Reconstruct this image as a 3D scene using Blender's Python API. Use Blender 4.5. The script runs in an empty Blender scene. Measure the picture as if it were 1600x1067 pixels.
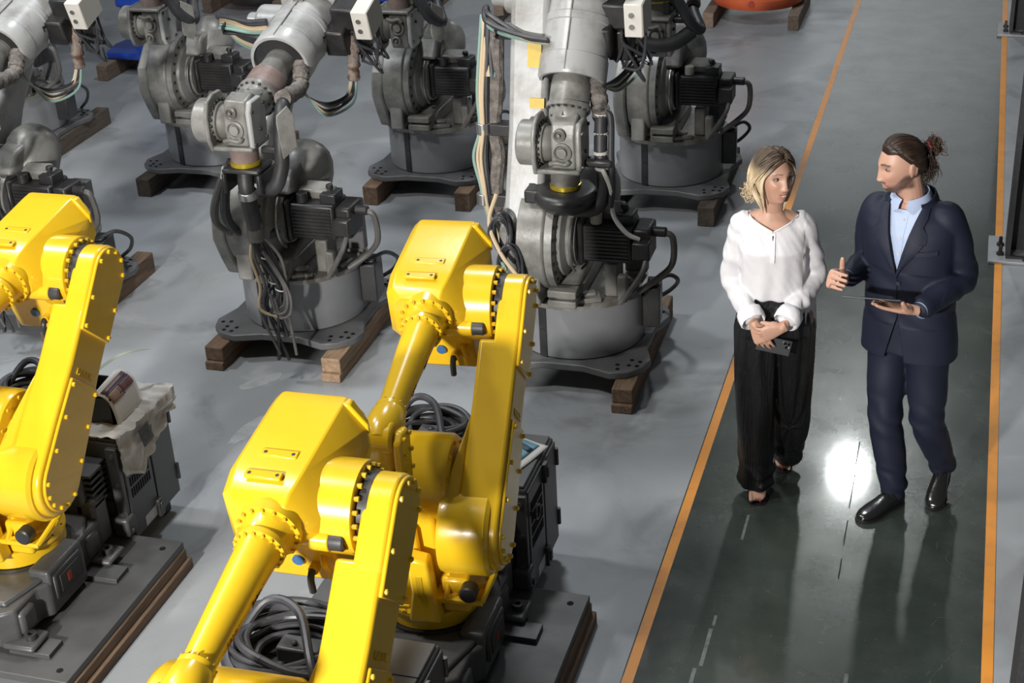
import bpy, bmesh, math, random
from mathutils import Vector, Matrix, noise as mnoise
random.seed(7)
scene = bpy.context.scene
COL = scene.collection
TMP = bpy.data.scenes.new('scratch')      # evaluates modifiers and text apart from the big scene, removed at the end
PI = math.pi
R = math.radians

# ------------------------------------------------------------------ camera
CAM_H = 3.9207
cam_d = bpy.data.cameras.new('camera')
cam = bpy.data.objects.new('camera', cam_d); COL.objects.link(cam)
cam_d.sensor_fit = 'HORIZONTAL'; cam_d.sensor_width = 36.0
cam_d.lens = 2350.0 * 36.0 / 1600.0
cam_d.clip_start = .05; cam_d.clip_end = 200
_r = Vector((0.95748696, 0.28418801, -0.04955704))
_d = Vector((0.08896331, -0.45430561, -0.88639266))
_f = Vector((-0.27441621, 0.84430065, -0.460274))
_m = Matrix((_r, -_d, -_f)).transposed().to_4x4()
_m.translation = (0, 0, CAM_H)
cam.matrix_world = _m
cam_d.dof.use_dof = True
cam_d.dof.focus_distance = 6.3
cam_d.dof.aperture_fstop = 11.0
scene.camera = cam

# ------------------------------------------------------------------ world, lamps, exposure
world = bpy.data.worlds.new('hall_light'); scene.world = world
world.use_nodes = True
world.node_tree.nodes['Background'].inputs[0].default_value = (.80, .90, 1.0, 1)
world.node_tree.nodes['Background'].inputs[1].default_value = .08

def lamp(name, loc, target, size, power, color=(1, 1, 1), spread=180, sizey=None):
    d = bpy.data.lights.new(name, 'AREA'); d.shape = 'DISK'; d.size = size
    if sizey: d.shape = 'RECTANGLE'; d.size_y = sizey
    d.energy = power; d.color = color; d.spread = R(spread)
    o = bpy.data.objects.new(name, d); COL.objects.link(o)
    o.location = loc
    o.rotation_euler = (Vector(target) - Vector(loc)).to_track_quat('-Z', 'Y').to_euler()
    return o
lamp('flash_lamp', (-3.2, -2.6, 3.4), (-1.2, 6.0, .9), .5, 950, (1, .97, .93))
lamp('left_bay_lamp', (-7.5, 5.5, 7.5), (-4.0, 6.0, 0), .9, 260, (.93, .97, 1))
lamp('walkway_bay_lamp', (-1.05, 17.3, 7.0), (-.6, 8.0, 0), .45, 110, (.95, 1, .98))
lamp('middle_bay_lamp', (-3.2, 9.4, 7.5), (-2.9, 7.4, 0), 1.0, 250, (.93, .97, 1))
lamp('near_bay_lamp', (-4.6, 3.4, 7.0), (-2.8, 4.4, 0), .8, 220, (1, .98, .94))
lamp('end_wall_fill', (-3.0, 27.0, 8.0), (-3.0, 32.0, 4.0), 3.0, 420, (.95, .98, 1), sizey=.6)  # added fill: brightens the unseen end wall so the far walkway reflects it
scene.view_settings.view_transform = 'Standard'
scene.view_settings.look = 'None'
scene.view_settings.exposure = 0.0
scene.view_settings.gamma = 1.0
scene.view_settings.use_curve_mapping = False

# ------------------------------------------------------------------ materials
MAT = {}
def mat(name, c, rough=.5, metal=0.0, var=.0, c2=None, scale=8.0, bump=.0, bscale=60.0, coat=0.0, spec=.5,
        thresh=None, stretch=None, rvar=0.0, trans=0.0, sss=0.0, emit=None):
    m = bpy.data.materials.new(name); m.use_nodes = True
    nt = m.node_tree; nd = nt.nodes; lk = nt.links
    b = nd['Principled BSDF']
    b.inputs['Base Color'].default_value = (*c, 1)
    b.inputs['Roughness'].default_value = rough
    b.inputs['Metallic'].default_value = metal
    b.inputs['Coat Weight'].default_value = coat
    b.inputs['Coat Roughness'].default_value = .06
    b.inputs['Specular IOR Level'].default_value = spec
    if sss:
        b.inputs['Subsurface Weight'].default_value = sss
        b.inputs['Subsurface Radius'].default_value = (.012, .005, .003)
        b.inputs['Subsurface Scale'].default_value = 1.0
    if trans: b.inputs['Transmission Weight'].default_value = trans
    tc = nd.new('ShaderNodeTexCoord'); src = tc.outputs['Object']
    if stretch:
        mp = nd.new('ShaderNodeMapping'); mp.inputs['Scale'].default_value = stretch
        lk.new(src, mp.inputs['Vector']); src = mp.outputs['Vector']
    if c2 is not None or rvar:
        n = nd.new('ShaderNodeTexNoise'); n.inputs['Scale'].default_value = scale
        n.inputs['Detail'].default_value = 7; n.inputs['Roughness'].default_value = .62
        lk.new(src, n.inputs['Vector'])
        rp = nd.new('ShaderNodeValToRGB')
        lo, hi = thresh if thresh else (.35, .68)
        rp.color_ramp.elements[0].position = lo; rp.color_ramp.elements[1].position = hi
        lk.new(n.outputs['Fac'], rp.inputs['Fac'])
        if c2 is not None:
            mx = nd.new('ShaderNodeMix'); mx.data_type = 'RGBA'
            mx.inputs['A'].default_value = (*c, 1); mx.inputs['B'].default_value = (*c2, 1)
            lk.new(rp.outputs['Color'], mx.inputs['Factor']); lk.new(mx.outputs['Result'], b.inputs['Base Color'])
        if rvar:
            mr = nd.new('ShaderNodeMapRange'); mr.inputs['To Min'].default_value = rough
            mr.inputs['To Max'].default_value = rough + rvar
            lk.new(rp.outputs['Color'], mr.inputs['Value']); lk.new(mr.outputs['Result'], b.inputs['Roughness'])
    if bump:
        n2 = nd.new('ShaderNodeTexNoise'); n2.inputs['Scale'].default_value = bscale; n2.inputs['Detail'].default_value = 4
        lk.new(src, n2.inputs['Vector'])
        bp = nd.new('ShaderNodeBump'); bp.inputs['Strength'].default_value = bump; bp.inputs['Distance'].default_value = .01
        lk.new(n2.outputs['Fac'], bp.inputs['Height']); lk.new(bp.outputs['Normal'], b.inputs['Normal'])
    MAT[name] = m
    return m

mat('yellow_paint', (.74, .465, .015), .26, 0, c2=(.68, .42, .012), scale=3, coat=.25, bump=.03, bscale=25)
mat('yellow_worn', (.66, .40, .006), .45, 0, c2=(.42, .26, .01), scale=6, coat=.2, bump=.05, bscale=30)
mat('grey_paint', (.25, .246, .23), .36, 0, c2=(.105, .098, .085), scale=7, bump=.10, bscale=40, thresh=(.42, .72))
mat('light_paint', (.38, .38, .375), .32, 0, c2=(.19, .18, .165), scale=6, bump=.05, bscale=30, thresh=(.48, .78))
mat('drum_paint', (.21, .215, .225), .36, 0, c2=(.17, .175, .185), scale=3, bump=.02)
mat('plate_grey', (.13, .13, .135), .45, 0, c2=(.09, .09, .09), scale=6, bump=.05)
mat('flange_steel', (.28, .27, .25), .42, .35, c2=(.13, .12, .10), scale=9, bump=.15, bscale=35)
mat('dirty_cast', (.20, .195, .175), .5, 0, c2=(.09, .085, .075), scale=7, bump=.12, bscale=30)
mat('black_plastic', (.018, .018, .02), .38, 0, c2=(.035, .034, .033), scale=10, bump=.04)
mat('motor_black', (.012, .012, .014), .42, 0, c2=(.03, .028, .027), scale=12, bump=.08, bscale=25)
mat('rubber', (.022, .022, .024), .5, 0, c2=(.04, .04, .043), scale=12)
mat('cable_black', (.03, .03, .034), .42, 0, c2=(.05, .05, .056), scale=20)
mat('cable_grey', (.12, .115, .11), .5, 0, c2=(.08, .075, .07), scale=20)
mat('cable_cream', (.55, .43, .28), .5)
mat('cable_green', (.22, .34, .30), .5)
mat('cable_red', (.45, .05, .04), .5)
mat('cable_white', (.55, .54, .50), .5)
mat('sleeve_cloth', (.22, .195, .175), .75, 0, c2=(.07, .06, .052), scale=22, bump=1.0, bscale=45)
mat('sleeve_rust', (.24, .20, .175), .75, 0, c2=(.13, .065, .04), scale=16, bump=1.0, bscale=45, thresh=(.45, .62))
mat('steel', (.52, .52, .51), .32, .9, c2=(.35, .34, .33), scale=15)
mat('dark_steel', (.10, .10, .10), .42, .7, c2=(.05, .05, .05), scale=15)
mat('brown_primer', (.17, .105, .09), .5, 0, c2=(.25, .20, .18), scale=10, bump=.08)
mat('brass_ring', (.62, .47, .05), .3, .6, c2=(.45, .33, .04), scale=20)
mat('box_white', (.66, .63, .58), .38, 0, c2=(.58, .55, .50), scale=4)
mat('box_side', (.40, .38, .33), .42, 0, c2=(.36, .34, .30), scale=4)
mat('timber', (.20, .125, .075), .8, 0, c2=(.09, .06, .04), scale=4, bump=.5, bscale=14, stretch=(9, 1, 9))
mat('timber_pale', (.40, .27, .17), .8, 0, c2=(.23, .145, .09), scale=4, bump=.5, bscale=14, stretch=(9, 1, 9))
mat('timber_dark', (.10, .075, .055), .8, 0, c2=(.05, .04, .03), scale=4, bump=.5, bscale=14, stretch=(9, 1, 9))
mat('cast_dark', (.060, .061, .063), .38, 0, c2=(.085, .085, .086), scale=8, bump=.12, bscale=40)
mat('steel_plate', (.060, .060, .062), .42, 0, c2=(.075, .074, .073), scale=5, bump=.04, bscale=50, rvar=.12)
mat('cabinet_grey', (.072, .072, .074), .42, 0, c2=(.058, .058, .06), scale=3, bump=.03, bscale=80)
mat('cabinet_dark', (.028, .028, .029), .5)
mat('label_yellow', (.62, .42, .03), .45, 0, c2=(.50, .34, .02), scale=14)
mat('label_white', (.62, .62, .60), .5, 0, c2=(.45, .44, .43), scale=14)
mat('print_dark', (.012, .012, .014), .8, spec=.1)
mat('print_red', (.30, .03, .015), .6)
mat('blue_paint', (.012, .055, .36), .3, 0, c2=(.009, .04, .28), scale=4, coat=.4)
mat('orange_paint', (.60, .115, .035), .45, 0, c2=(.48, .085, .03), scale=5, bump=.05)
mat('navy_paint', (.03, .035, .07), .45)
mat('plug_blue', (.04, .12, .28), .35)
mat('black_metal', (.022, .022, .024), .5, 0, c2=(.035, .035, .036), scale=40, bump=.25, bscale=180)
mat('base_slab', (.30, .305, .31), .35, 0, c2=(.22, .225, .23), scale=6, bump=.06)
mat('bolt_dark', (.035, .033, .03), .5, .3)

# ------------------------------------------------------------------ mesh helpers
def catmull(pts, sub=6):
    P = [Vector(p) for p in pts]
    if len(P) < 3: return P
    P = [P[0] * 2 - P[1]] + P + [P[-1] * 2 - P[-2]]
    out = []
    for i in range(1, len(P) - 2):
        a, b, c, d = P[i - 1:i + 3]
        for k in range(sub):
            t = k / sub
            out.append(.5 * ((2 * b) + (c - a) * t + (2 * a - 5 * b + 4 * c - d) * t * t + (3 * b - a - 3 * c + d) * t ** 3))
    out.append(P[-2])
    return out

class MB:
    def __init__(s): s.v = []; s.f = []; s.M = Matrix()
    def add(s, vs, fs):
        b = len(s.v); M = s.M
        s.v += [M @ Vector(v) for v in vs]; s.f += [tuple(i + b for i in f) for f in fs]
        return s
    def box(s, x0, x1, y0, y1, z0, z1):
        return s.add([(x0, y0, z0), (x1, y0, z0), (x1, y1, z0), (x0, y1, z0), (x0, y0, z1), (x1, y0, z1), (x1, y1, z1), (x0, y1, z1)],
                     [(0, 3, 2, 1), (4, 5, 6, 7), (0, 1, 5, 4), (1, 2, 6, 5), (2, 3, 7, 6), (3, 0, 4, 7)])
    def rings(s, rs, cap=True, closed=True):
        n = len(rs[0]); vs = [p for r in rs for p in r]; fs = []
        for i in range(len(rs) - 1):
            for j in range(n if closed else n - 1):
                k = (j + 1) % n
                fs.append((i * n + j, i * n + k, (i + 1) * n + k, (i + 1) * n + j))
        if cap:
            fs.append(tuple(range(n - 1, -1, -1))); fs.append(tuple((len(rs) - 1) * n + j for j in range(n)))
        return s.add(vs, fs)
    def lathe(s, prof, o=(0, 0, 0), ax=(0, 0, 1), n=32, cap=True, a0=0.0):
        o = Vector(o); w = Vector(ax).normalized()
        u = w.orthogonal().normalized() if abs(w.z) < .999 else Vector((1, 0, 0))
        v = w.cross(u)
        return s.rings([[o + w * t + (u * math.cos(a0 + 2 * PI * k / n) + v * math.sin(a0 + 2 * PI * k / n)) * r for k in range(n)] for r, t in prof], cap)
    def cyl(s, p0, p1, r0, r1=None, n=20):
        p0 = Vector(p0); p1 = Vector(p1)
        return s.lathe([(r0, 0), (r0 if r1 is None else r1, (p1 - p0).length)], p0, p1 - p0, n)
    def prism(s, pts, plane, a, b, pts2=None):
        f = {'x': lambda p, t: (t, p[0], p[1]), 'y': lambda p, t: (p[0], t, p[1]), 'z': lambda p, t: (p[0], p[1], t)}[plane]
        return s.rings([[f(p, a) for p in pts], [f(p, b) for p in (pts2 or pts)]])
    def tube(s, pts, r, n=8, sub=6, cap=True):
        P = catmull(pts, sub) if sub > 1 else [Vector(p) for p in pts]
        m = len(P); rs = []; u = None
        for i in range(m):
            t = (P[min(i + 1, m - 1)] - P[max(i - 1, 0)]).normalized()
            if u is None: u = t.orthogonal().normalized()
            u = (u - t * u.dot(t)).normalized(); v = t.cross(u)
            rr = r(i / (m - 1)) if callable(r) else r
            rs.append([P[i] + (u * math.cos(2 * PI * k / n) + v * math.sin(2 * PI * k / n)) * rr for k in range(n)])
        return s.rings(rs, cap)
    def ball(s, c, rx, ry=None, rz=None, n=20, m=12):
        ry = ry or rx; rz = rz or rx; c = Vector(c)
        rs = []
        for i in range(1, m):
            a = -PI / 2 + PI * i / m
            rs.append([c + Vector((rx * math.cos(a) * math.cos(2 * PI * k / n), ry * math.cos(a) * math.sin(2 * PI * k / n), rz * math.sin(a))) for k in range(n)])
        return s.rings(rs)
    def bolts(s, o, ax, r, n, br, h, a0=0., arc=2 * PI, m=6):
        o = Vector(o); w = Vector(ax).normalized(); u = w.orthogonal().normalized(); v = w.cross(u)
        for k in range(n):
            a = a0 + arc * k / n
            p = o + (u * math.cos(a) + v * math.sin(a)) * r
            s.cyl(p, p + w * h, br, n=m)
        return s
    def mesh(s, name, angle=35):
        me = bpy.data.meshes.new(name)
        me.from_pydata([tuple(v) for v in s.v], [], s.f)
        bm = bmesh.new(); bm.from_mesh(me)
        bmesh.ops.recalc_face_normals(bm, faces=bm.faces)
        bm.to_mesh(me); bm.free()
        me.shade_smooth(); me.set_sharp_from_angle(angle=R(angle))
        return me
    def build(s, name, m, parent=None, bevel=0, label=None, kind=None, angle=35, seg=2):
        return link(name, s.mesh(name, angle), m, parent, bevel, label, kind, seg)

def link(name, me, m, parent=None, bevel=0, label=None, kind=None, seg=2):
    o = bpy.data.objects.new(name, me); COL.objects.link(o)
    if m is not None and not me.materials: me.materials.append(MAT[m] if isinstance(m, str) else m)
    if parent: o.parent = parent
    if bevel:
        b = o.modifiers.new('bevel', 'BEVEL'); b.width = bevel; b.segments = seg; b.limit_method = 'ANGLE'; b.angle_limit = R(40)
        b.harden_normals = False
    if label: o['label'] = label
    if kind: o['kind'] = kind
    return o
def tag(o, label, cat, group=None):
    o['label'] = label; o['category'] = cat
    if group: o['group'] = group
    return o
def thing(name, label, cat, loc=(0, 0, 0), rz=0, group=None):
    o = bpy.data.objects.new(name, None); COL.objects.link(o); o.empty_display_size = .2
    o.location = loc; o.rotation_euler = (0, 0, rz)
    return tag(o, label, cat, group)
def copy_tree(o, parent=None):
    c = o.copy(); COL.objects.link(c)
    if parent: c.parent = parent
    for ch in o.children: copy_tree(ch, c)
    return c
def text(s, name, size, depth, m, parent, M):
    cu = bpy.data.curves.new(name, 'FONT'); cu.body = s; cu.size = size; cu.extrude = depth
    cu.align_x = 'CENTER'; cu.align_y = 'CENTER'; cu.resolution_u = 3
    t = bpy.data.objects.new(name, cu); TMP.collection.objects.link(t)
    vl = TMP.view_layers[0]; vl.update()
    me = bpy.data.meshes.new_from_object(t.evaluated_get(vl.depsgraph))
    bpy.data.objects.remove(t)
    me.transform(M); me.name = name
    return link(name, me, m, parent)
def basis(o, x, y):
    x = Vector(x).normalized(); y = Vector(y); z = x.cross(y).normalized(); y = z.cross(x)
    M = Matrix((x, y, z)).transposed().to_4x4(); M.translation = Vector(o)
    return M
# ------------------------------------------------------------------ floor, walkway, lines
def floor_mat(name, green=False):
    m = bpy.data.materials.new(name); m.use_nodes = True; MAT[name] = m
    nt = m.node_tree; nd = nt.nodes; lk = nt.links; b = nd['Principled BSDF']
    tc = nd.new('ShaderNodeTexCoord')
    def nz(scale, detail=6, rough=.6, dist=0, st=None):
        n = nd.new('ShaderNodeTexNoise'); n.inputs['Scale'].default_value = scale
        n.inputs['Detail'].default_value = detail; n.inputs['Roughness'].default_value = rough
        n.inputs['Distortion'].default_value = dist
        if st:
            mp = nd.new('ShaderNodeMapping'); mp.inputs['Scale'].default_value = st
            lk.new(tc.outputs['Object'], mp.inputs['Vector']); lk.new(mp.outputs['Vector'], n.inputs['Vector'])
        else: lk.new(tc.outputs['Object'], n.inputs['Vector'])
        return n.outputs['Fac']
    def ramp(x, lo, hi):
        r = nd.new('ShaderNodeMapRange'); r.inputs['From Min'].default_value = lo; r.inputs['From Max'].default_value = hi
        r.interpolation_type = 'SMOOTHSTEP'; lk.new(x, r.inputs['Value']); return r.outputs['Result']
    def mix(a, bb, f, k=1.0):
        x = nd.new('ShaderNodeMix'); x.data_type = 'RGBA'
        for s, v in (('A', a), ('B', bb)):
            if isinstance(v, tuple): x.inputs[s].default_value = (*v, 1)
            else: lk.new(v, x.inputs[s])
        mm = nd.new('ShaderNodeMath'); mm.operation = 'MULTIPLY'; mm.inputs[1].default_value = k
        lk.new(f, mm.inputs[0]); lk.new(mm.outputs[0], x.inputs['Factor'])
        return x.outputs['Result']
    if green:
        c = mix((.026, .034, .028), (.042, .051, .043), ramp(nz(2.2, 9, .7), .35, .7))
        c = mix(c, (.10, .11, .10), ramp(nz(9, 8, .7, .6), .62, .74), .4)
        c = mix(c, (.12, .13, .115), ramp(nz(5, 3, .5, .3, (9, .5, 1)), .71, .74), .5)
        c = mix(c, (.16, .17, .155), ramp(nz(70, 2), .70, .75), .5)
        lk.new(c, b.inputs['Base Color'])
        lk.new(ramp_to(nd, lk, nz(4, 6), .20, .30), b.inputs['Roughness']); b.inputs['Coat Weight'].default_value = .5; b.inputs['Coat Roughness'].default_value = .075; b.inputs['Specular IOR Level'].default_value = .35
        h = nz(230, 3, .7)
        st, ds = .10, .003
    else:
        c = mix((.27, .285, .30), (.315, .325, .335), ramp(nz(.7, 5), .35, .65))
        c = mix(c, (.17, .175, .18), ramp(nz(.9, 6, .6, 1.6), .50, .70), .75)  # dark smears: blurred reflections and shadows painted into the floor colour
        c = mix(c, (.45, .455, .46), ramp(nz(1.3, 5, .55, 1.0), .60, .72), .45)
        c = mix(c, (.20, .20, .20), ramp(nz(40, 2), .72, .76), .5)
        lk.new(c, b.inputs['Base Color'])
        lk.new(ramp_to(nd, lk, nz(1.2, 6, .6, 1.0), .22, .50), b.inputs['Roughness'])
        h = nz(160, 3, .6)
        st, ds = .06, .003
    bp = nd.new('ShaderNodeBump'); bp.inputs['Strength'].default_value = st; bp.inputs['Distance'].default_value = ds
    lk.new(h, bp.inputs['Height']); lk.new(bp.outputs['Normal'], b.inputs['Normal'])
    return m
def ramp_to(nd, lk, x, a, bb):
    r = nd.new('ShaderNodeMapRange'); r.inputs['From Min'].default_value = .3; r.inputs['From Max'].default_value = .7
    r.inputs['To Min'].default_value = a; r.inputs['To Max'].default_value = bb
    lk.new(x, r.inputs['Value']); return r.outputs['Result']
floor_mat('floor_epoxy'); floor_mat('walkway_green', True)
mat('line_orange', (.72, .27, .025), .35, 0, c2=(.50, .20, .03), scale=7, thresh=(.5, .8), bump=.05, bscale=80)
mat('powder_white', (.38, .39, .40), .8, c2=(.29, .30, .31), scale=18)
mat('tape_grey', (.13, .14, .13), .6, c2=(.05, .06, .05), scale=30)
mat('crack_grey', (.08, .088, .08), .6, c2=(.04, .048, .042), scale=30)

def structure(name, mb, m, label, parent=None, bevel=0):
    o = mb.build(name, m, parent, bevel)
    if parent is None: o['kind'] = 'structure'; o['label'] = label; o['category'] = 'floor' if 'floor' in name else 'trim'
    return o
LX0, LX1 = -1.095, .300
fl = structure('floor', MB().box(-22, 12, -8, 32, -.12, 0), 'floor_epoxy', 'glossy grey epoxy floor of the factory hall')
wk = structure('floor_walkway', MB().box(LX0, LX1, -8, 32, -.02, .0015), 'walkway_green', 'dark green painted walkway strip between orange lines')
structure('trim_1', MB().box(LX0 + .006, LX0 + .050, -8, 32, -.02, .003), 'line_orange', 'orange floor line on the robot side of the walkway')
structure('trim_2', MB().box(LX1 - .044, LX1, -8, 32, -.02, .003), 'line_orange', 'orange floor line along the steel columns')
# faded dashes and a joint on the walkway
for (x, y0, y1, w) in ((-.80, 4.92, 4.99, .006), (-.805, 4.66, 4.90, .008), (-.825, 4.45, 4.64, .008), (-.84, 4.33, 4.38, .006),
                       (-.245, 4.66, 4.74, .008), (-.265, 4.40, 4.64, .006), (-.29, 4.1, 4.34, .005), (-.78, 5.55, 5.75, .006)):
    structure('tape_mark', MB().box(x - w, x + w, y0, y1, .001, .0026), 'tape_grey', '', wk)
for (y0, y1) in ((5.35, 5.5), (5.6, 5.8), (5.9, 6.2), (6.28, 6.5)):
    structure('floor_joint', MB().box(-.337 + (y0 - 5) * -.01, -.332 + (y0 - 5) * -.01, y0, y1, .001, .0022), 'print_dark', '', wk)
for (pts, w) in (([(.16, 6.15), (.10, 5.95), (.13, 5.8), (.10, 5.6), (.2, 5.45), (.22, 5.35)], .002),
                 ([(.2, 5.1), (.12, 4.9), (.06, 4.75), (.05, 4.55), (.04, 4.3)], .002),
                 ([(-.52, 4.85), (-.43, 4.75), (-.36, 4.70), (-.33, 4.72)], .0018),
                 ([(.2, 5.15), (.1, 5.18), (.06, 5.12)], .0018)):
    mb = MB(); P = [q + Vector((random.uniform(-.006, .006), random.uniform(-.006, .006), 0)) for q in catmull([(x, y, 0) for x, y in pts], 9)]
    for a, c in zip(P[:-1], P[1:]):
        d = (c - a).normalized(); n = Vector((-d.y, d.x, 0)) * w * random.uniform(.15, .8)
        mb.rings([[a - n + Vector((0, 0, .001)), a + n + Vector((0, 0, .001)), a + n + Vector((0, 0, .0024)), a - n + Vector((0, 0, .0024))],
                  [c - n + Vector((0, 0, .001)), c + n + Vector((0, 0, .001)), c + n + Vector((0, 0, .0024)), c - n + Vector((0, 0, .0024))]])
    structure('floor_crack', mb, 'crack_grey', '', wk)
# spilt pale powder near the cable ends
def spill(cx, cy, rx, ry, rot, seed):
    rnd = random.Random(seed); n = 40; pts = []
    for k in range(n):
        a = 2 * PI * k / n; q = 1 + .22 * mnoise.noise((math.cos(a) * 2, math.sin(a) * 2, seed)) + rnd.uniform(-.06, .06)
        x, y = rx * q * math.cos(a), ry * q * math.sin(a)
        pts.append((cx + x * math.cos(rot) - y * math.sin(rot), cy + x * math.sin(rot) + y * math.cos(rot)))
    structure('powder_spill', MB().prism(pts, 'z', .0, .0012), 'powder_white', '', fl)

mat('wall_white', (.75, .76, .77), .7, c2=(.70, .71, .72), scale=2)
w_ = MB().box(-24, 14, 32, 32.3, 0, 9.5).build('wall_back', 'wall_white'); w_['kind'] = 'structure'; w_['label'] = 'white end wall of the factory hall'; w_['category'] = 'wall'
# ------------------------------------------------------------------ steel columns beside the walkway
def column(y, label):
    t = thing('steel_column', label, 'column', (.315, y, 0), 0, 'black steel columns along the walkway')
    MB().box(-.10, .50, -.20, .19, .0, .022).build('base_plate', 'base_slab', t, .006)
    web = MB(); web.prism([(0, -.13), (.028, -.13), (.028, -.012), (.272, -.012), (.272, -.13), (.30, -.13), (.30, .13), (.272, .13), (.272, .012), (.028, .012), (.028, .13), (0, .13)], 'z', .022, 7.6)
    web.build('h_beam', 'black_metal', t)
    MB().box(.0, .30, -.155, -.13, .022, .034).build('gusset', 'black_metal', t)
    for (x, yy) in ((-.03, -.10), (-.03, .04), (.12, -.17), (.34, -.10), (.34, .08)):
        b = MB(); b.lathe([(.022, 0), (.022, .018), (.011, .018), (.011, .055), (.007, .06)], (x, yy, .022), n=6)
        b.build('anchor_bolt', 'bolt_dark', t)
    return t
column(8.93, 'black steel H-column with bolted base plate behind the man, at the line edge')
column(13.78, 'far black steel H-column at the top right corner of the walkway')
column(4.08, 'nearest black steel H-column cut by the lower right picture edge')
# ------------------------------------------------------------------ grey floor-mounted robots
def grey_robot(label, loc, j3, tip, group, paint='grey_paint', light='light_paint', drum='drum_paint', arm=True, style='A', rz=0, elbow=None, sh=0., flip=False):
    """j3, tip: (y,z) of elbow-side start and of wrist centre of the forearm axis; local x right, y away, z up"""
    t = thing('industrial_robot', label, 'robot', loc, rz, group)
    # foot plate with lobed corners
    s = .40
    pts = []
    for k in range(4):
        a = PI / 4 + k * PI / 2
        d = Vector((math.cos(a), math.sin(a))); n = Vector((-d.y, d.x))
        pts += [d * .36 - n * .20, d * .50 - n * .13, d * .545 - n * .05, d * .545 + n * .05, d * .50 + n * .13, d * .36 + n * .20]
    fp = MB().prism([tuple(p) for p in pts], 'z', .135, .175).build('foot_plate', 'plate_grey', t, .006)
    for k in range(4):
        a = PI / 4 + k * PI / 2; d = Vector((math.cos(a), math.sin(a))); n = Vector((-d.y, d.x))
        h = MB()
        for (u, v) in ((.49, -.07), (.49, 0), (.49, .07), (.45, -.045), (.45, .045), (.52, .03)):
            p = d * u + n * v; h.cyl((p.x, p.y, .1745), (p.x, p.y, .1765), .012, n=10)
        h.build('bolt_holes', 'print_dark', fp, kind='stuff')
    dr = MB().lathe([(.335, .175), (.35, .182), (.35, .47), (.345, .475)], n=64).build('drum', drum, t)
    fl_ = MB().lathe([(.345, .470), (.372, .474), (.372, .498), (.35, .505), (.30, .51), (.0001, .51)], n=64).build('flange', 'flange_steel', t)
    st = MB()
    for a in (-PI / 2 - .33,):
        for z0, z1 in ((.18, .34), (.34, .47)):
            c, q = math.cos(a), math.sin(a)
            st.M = Matrix.Rotation(a, 4, 'Z'); st.box(.345, .357, -.022, .022, z0, z1 - .004)
    st.build('strap', 'black_plastic', dr)
    bl = MB(); bl.bolts((0, 0, .505), (0, 0, 1), .335, 18, .010, .014); bl.build('flange_bolts', 'dirty_cast', fl_, kind='stuff')
    # clamps and blocks on the flange
    for a, w, m_ in ((-2.15, .075, 'flange_steel'), (-1.55, .07, 'flange_steel'), (-1.15, .06, 'flange_steel'), (-.35, .05, 'dirty_cast'), (.3, .05, 'dirty_cast')):
        b = MB(); b.M = Matrix.Rotation(a, 4, 'Z') @ Matrix.Translation((.30, 0, 0)); b.box(-.04, .055, -w, w, .505, .532).box(-.02, .03, -w * .6, w * .6, .532, .55)
        b.build('clamp_block', m_, t, .006)
    bx = MB(); bx.M = Matrix.Rotation(.12, 4, 'Z'); bx.box(.345, .44, -.07, .09, .24, .47).box(.37, .43, -.05, .05, .47, .49)
    bx.build('connector_box', 'black_plastic', t, .008)
    cb = MB(); cb.tube([(.40, .03, .48), (.47, .10, .5), (.5, .2, .42), (.42, .3, .3), (.30, .38, .2)], .012); cb.build('supply_cable', 'cable_black', t)
    # swivel frame: left cheek, lower saddle, right cheek
    Y2, Z2 = -.20, .83
    def disc_pts(r, n=28, a0=0, a1=2 * PI, cy=Y2, cz=Z2):
        return [(cy + r * math.cos(a0 + (a1 - a0) * k / n), cz + r * math.sin(a0 + (a1 - a0) * k / n)) for k in range(n)]
    sw = MB()
    sw.prism([(-.34, .51), (.26, .51), (.26, .66), (.12, .90), (.02, 1.06), (-.14, 1.12), (-.30, 1.06), (-.44, .92), (-.46, .76), (-.40, .62)], 'x', -.295, -.212)
    sw.prism([(-.32, .51), (.24, .51), (.20, .60), (-.30, .60)], 'x', -.212, .10)
    sw.prism([(-.42, .51), (.16, .51), (.16, .70), (.04, .82), (-.06, .80), (-.14, .66), (-.30, .62), (-.42, .60)], 'x', -.02, .09)
    sw.build('swivel_frame', paint, t, .016)
    MB().prism([(-.44, .52), (-.30, .52), (-.30, .68), (-.36, .74), (-.44, .70)], 'x', -.18, -.09).build('stop_block', paint, t, .012)
    for z in (.545, .60):
        MB().box(-.05, .10, -.45, -.36, z - .02, z + .02).build('stop_plate', 'dirty_cast', t, .006)
    # lower arm hub and J2 reducer
    MB().lathe([(.20, -.205), (.285, -.195), (.285, -.065), (.275, -.055)], (0, Y2, Z2), (1, 0, 0), 48).build('shoulder_hub', paint, t, .004)
    rg = MB().lathe([(.272, -.055), (.280, -.05), (.280, -.012), (.215, -.008), (.21, .012), (.165, .03), (.155, .075), (.0001, .075)], (0, Y2, Z2), (1, 0, 0), 48).build('reducer_flange', paint, t)
    MB().bolts((-.011, Y2, Z2), (1, 0, 0), .247, 24, .011, .005).build('reducer_bolts', 'bolt_dark', rg, kind='stuff')
    MB().tube([(.06, Y2 + .185 * math.cos(a), Z2 + .185 * math.sin(a)) for a in [PI * (.72 + .1 * k) for k in range(7)]], .008).build('grease_pipe', 'steel', t)
    # J2 motor
    mo = MB().box(.085, .36, Y2 - .10, Y2 + .10, Z2 - .10, Z2 + .10).box(.36, .45, Y2 - .088, Y2 + .088, Z2 - .088, Z2 + .088)
    mo.box(.08, .11, Y2 - .12, Y2 + .12, Z2 - .12, Z2 + .12)
    mo.build('motor', 'motor_black', t, .016)
    fin = MB()
    for k in range(-4, 5):
        fin.box(.12, .34, Y2 - .108, Y2 + .108, Z2 + k * .02 - .004, Z2 + k * .02 + .004)
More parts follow.
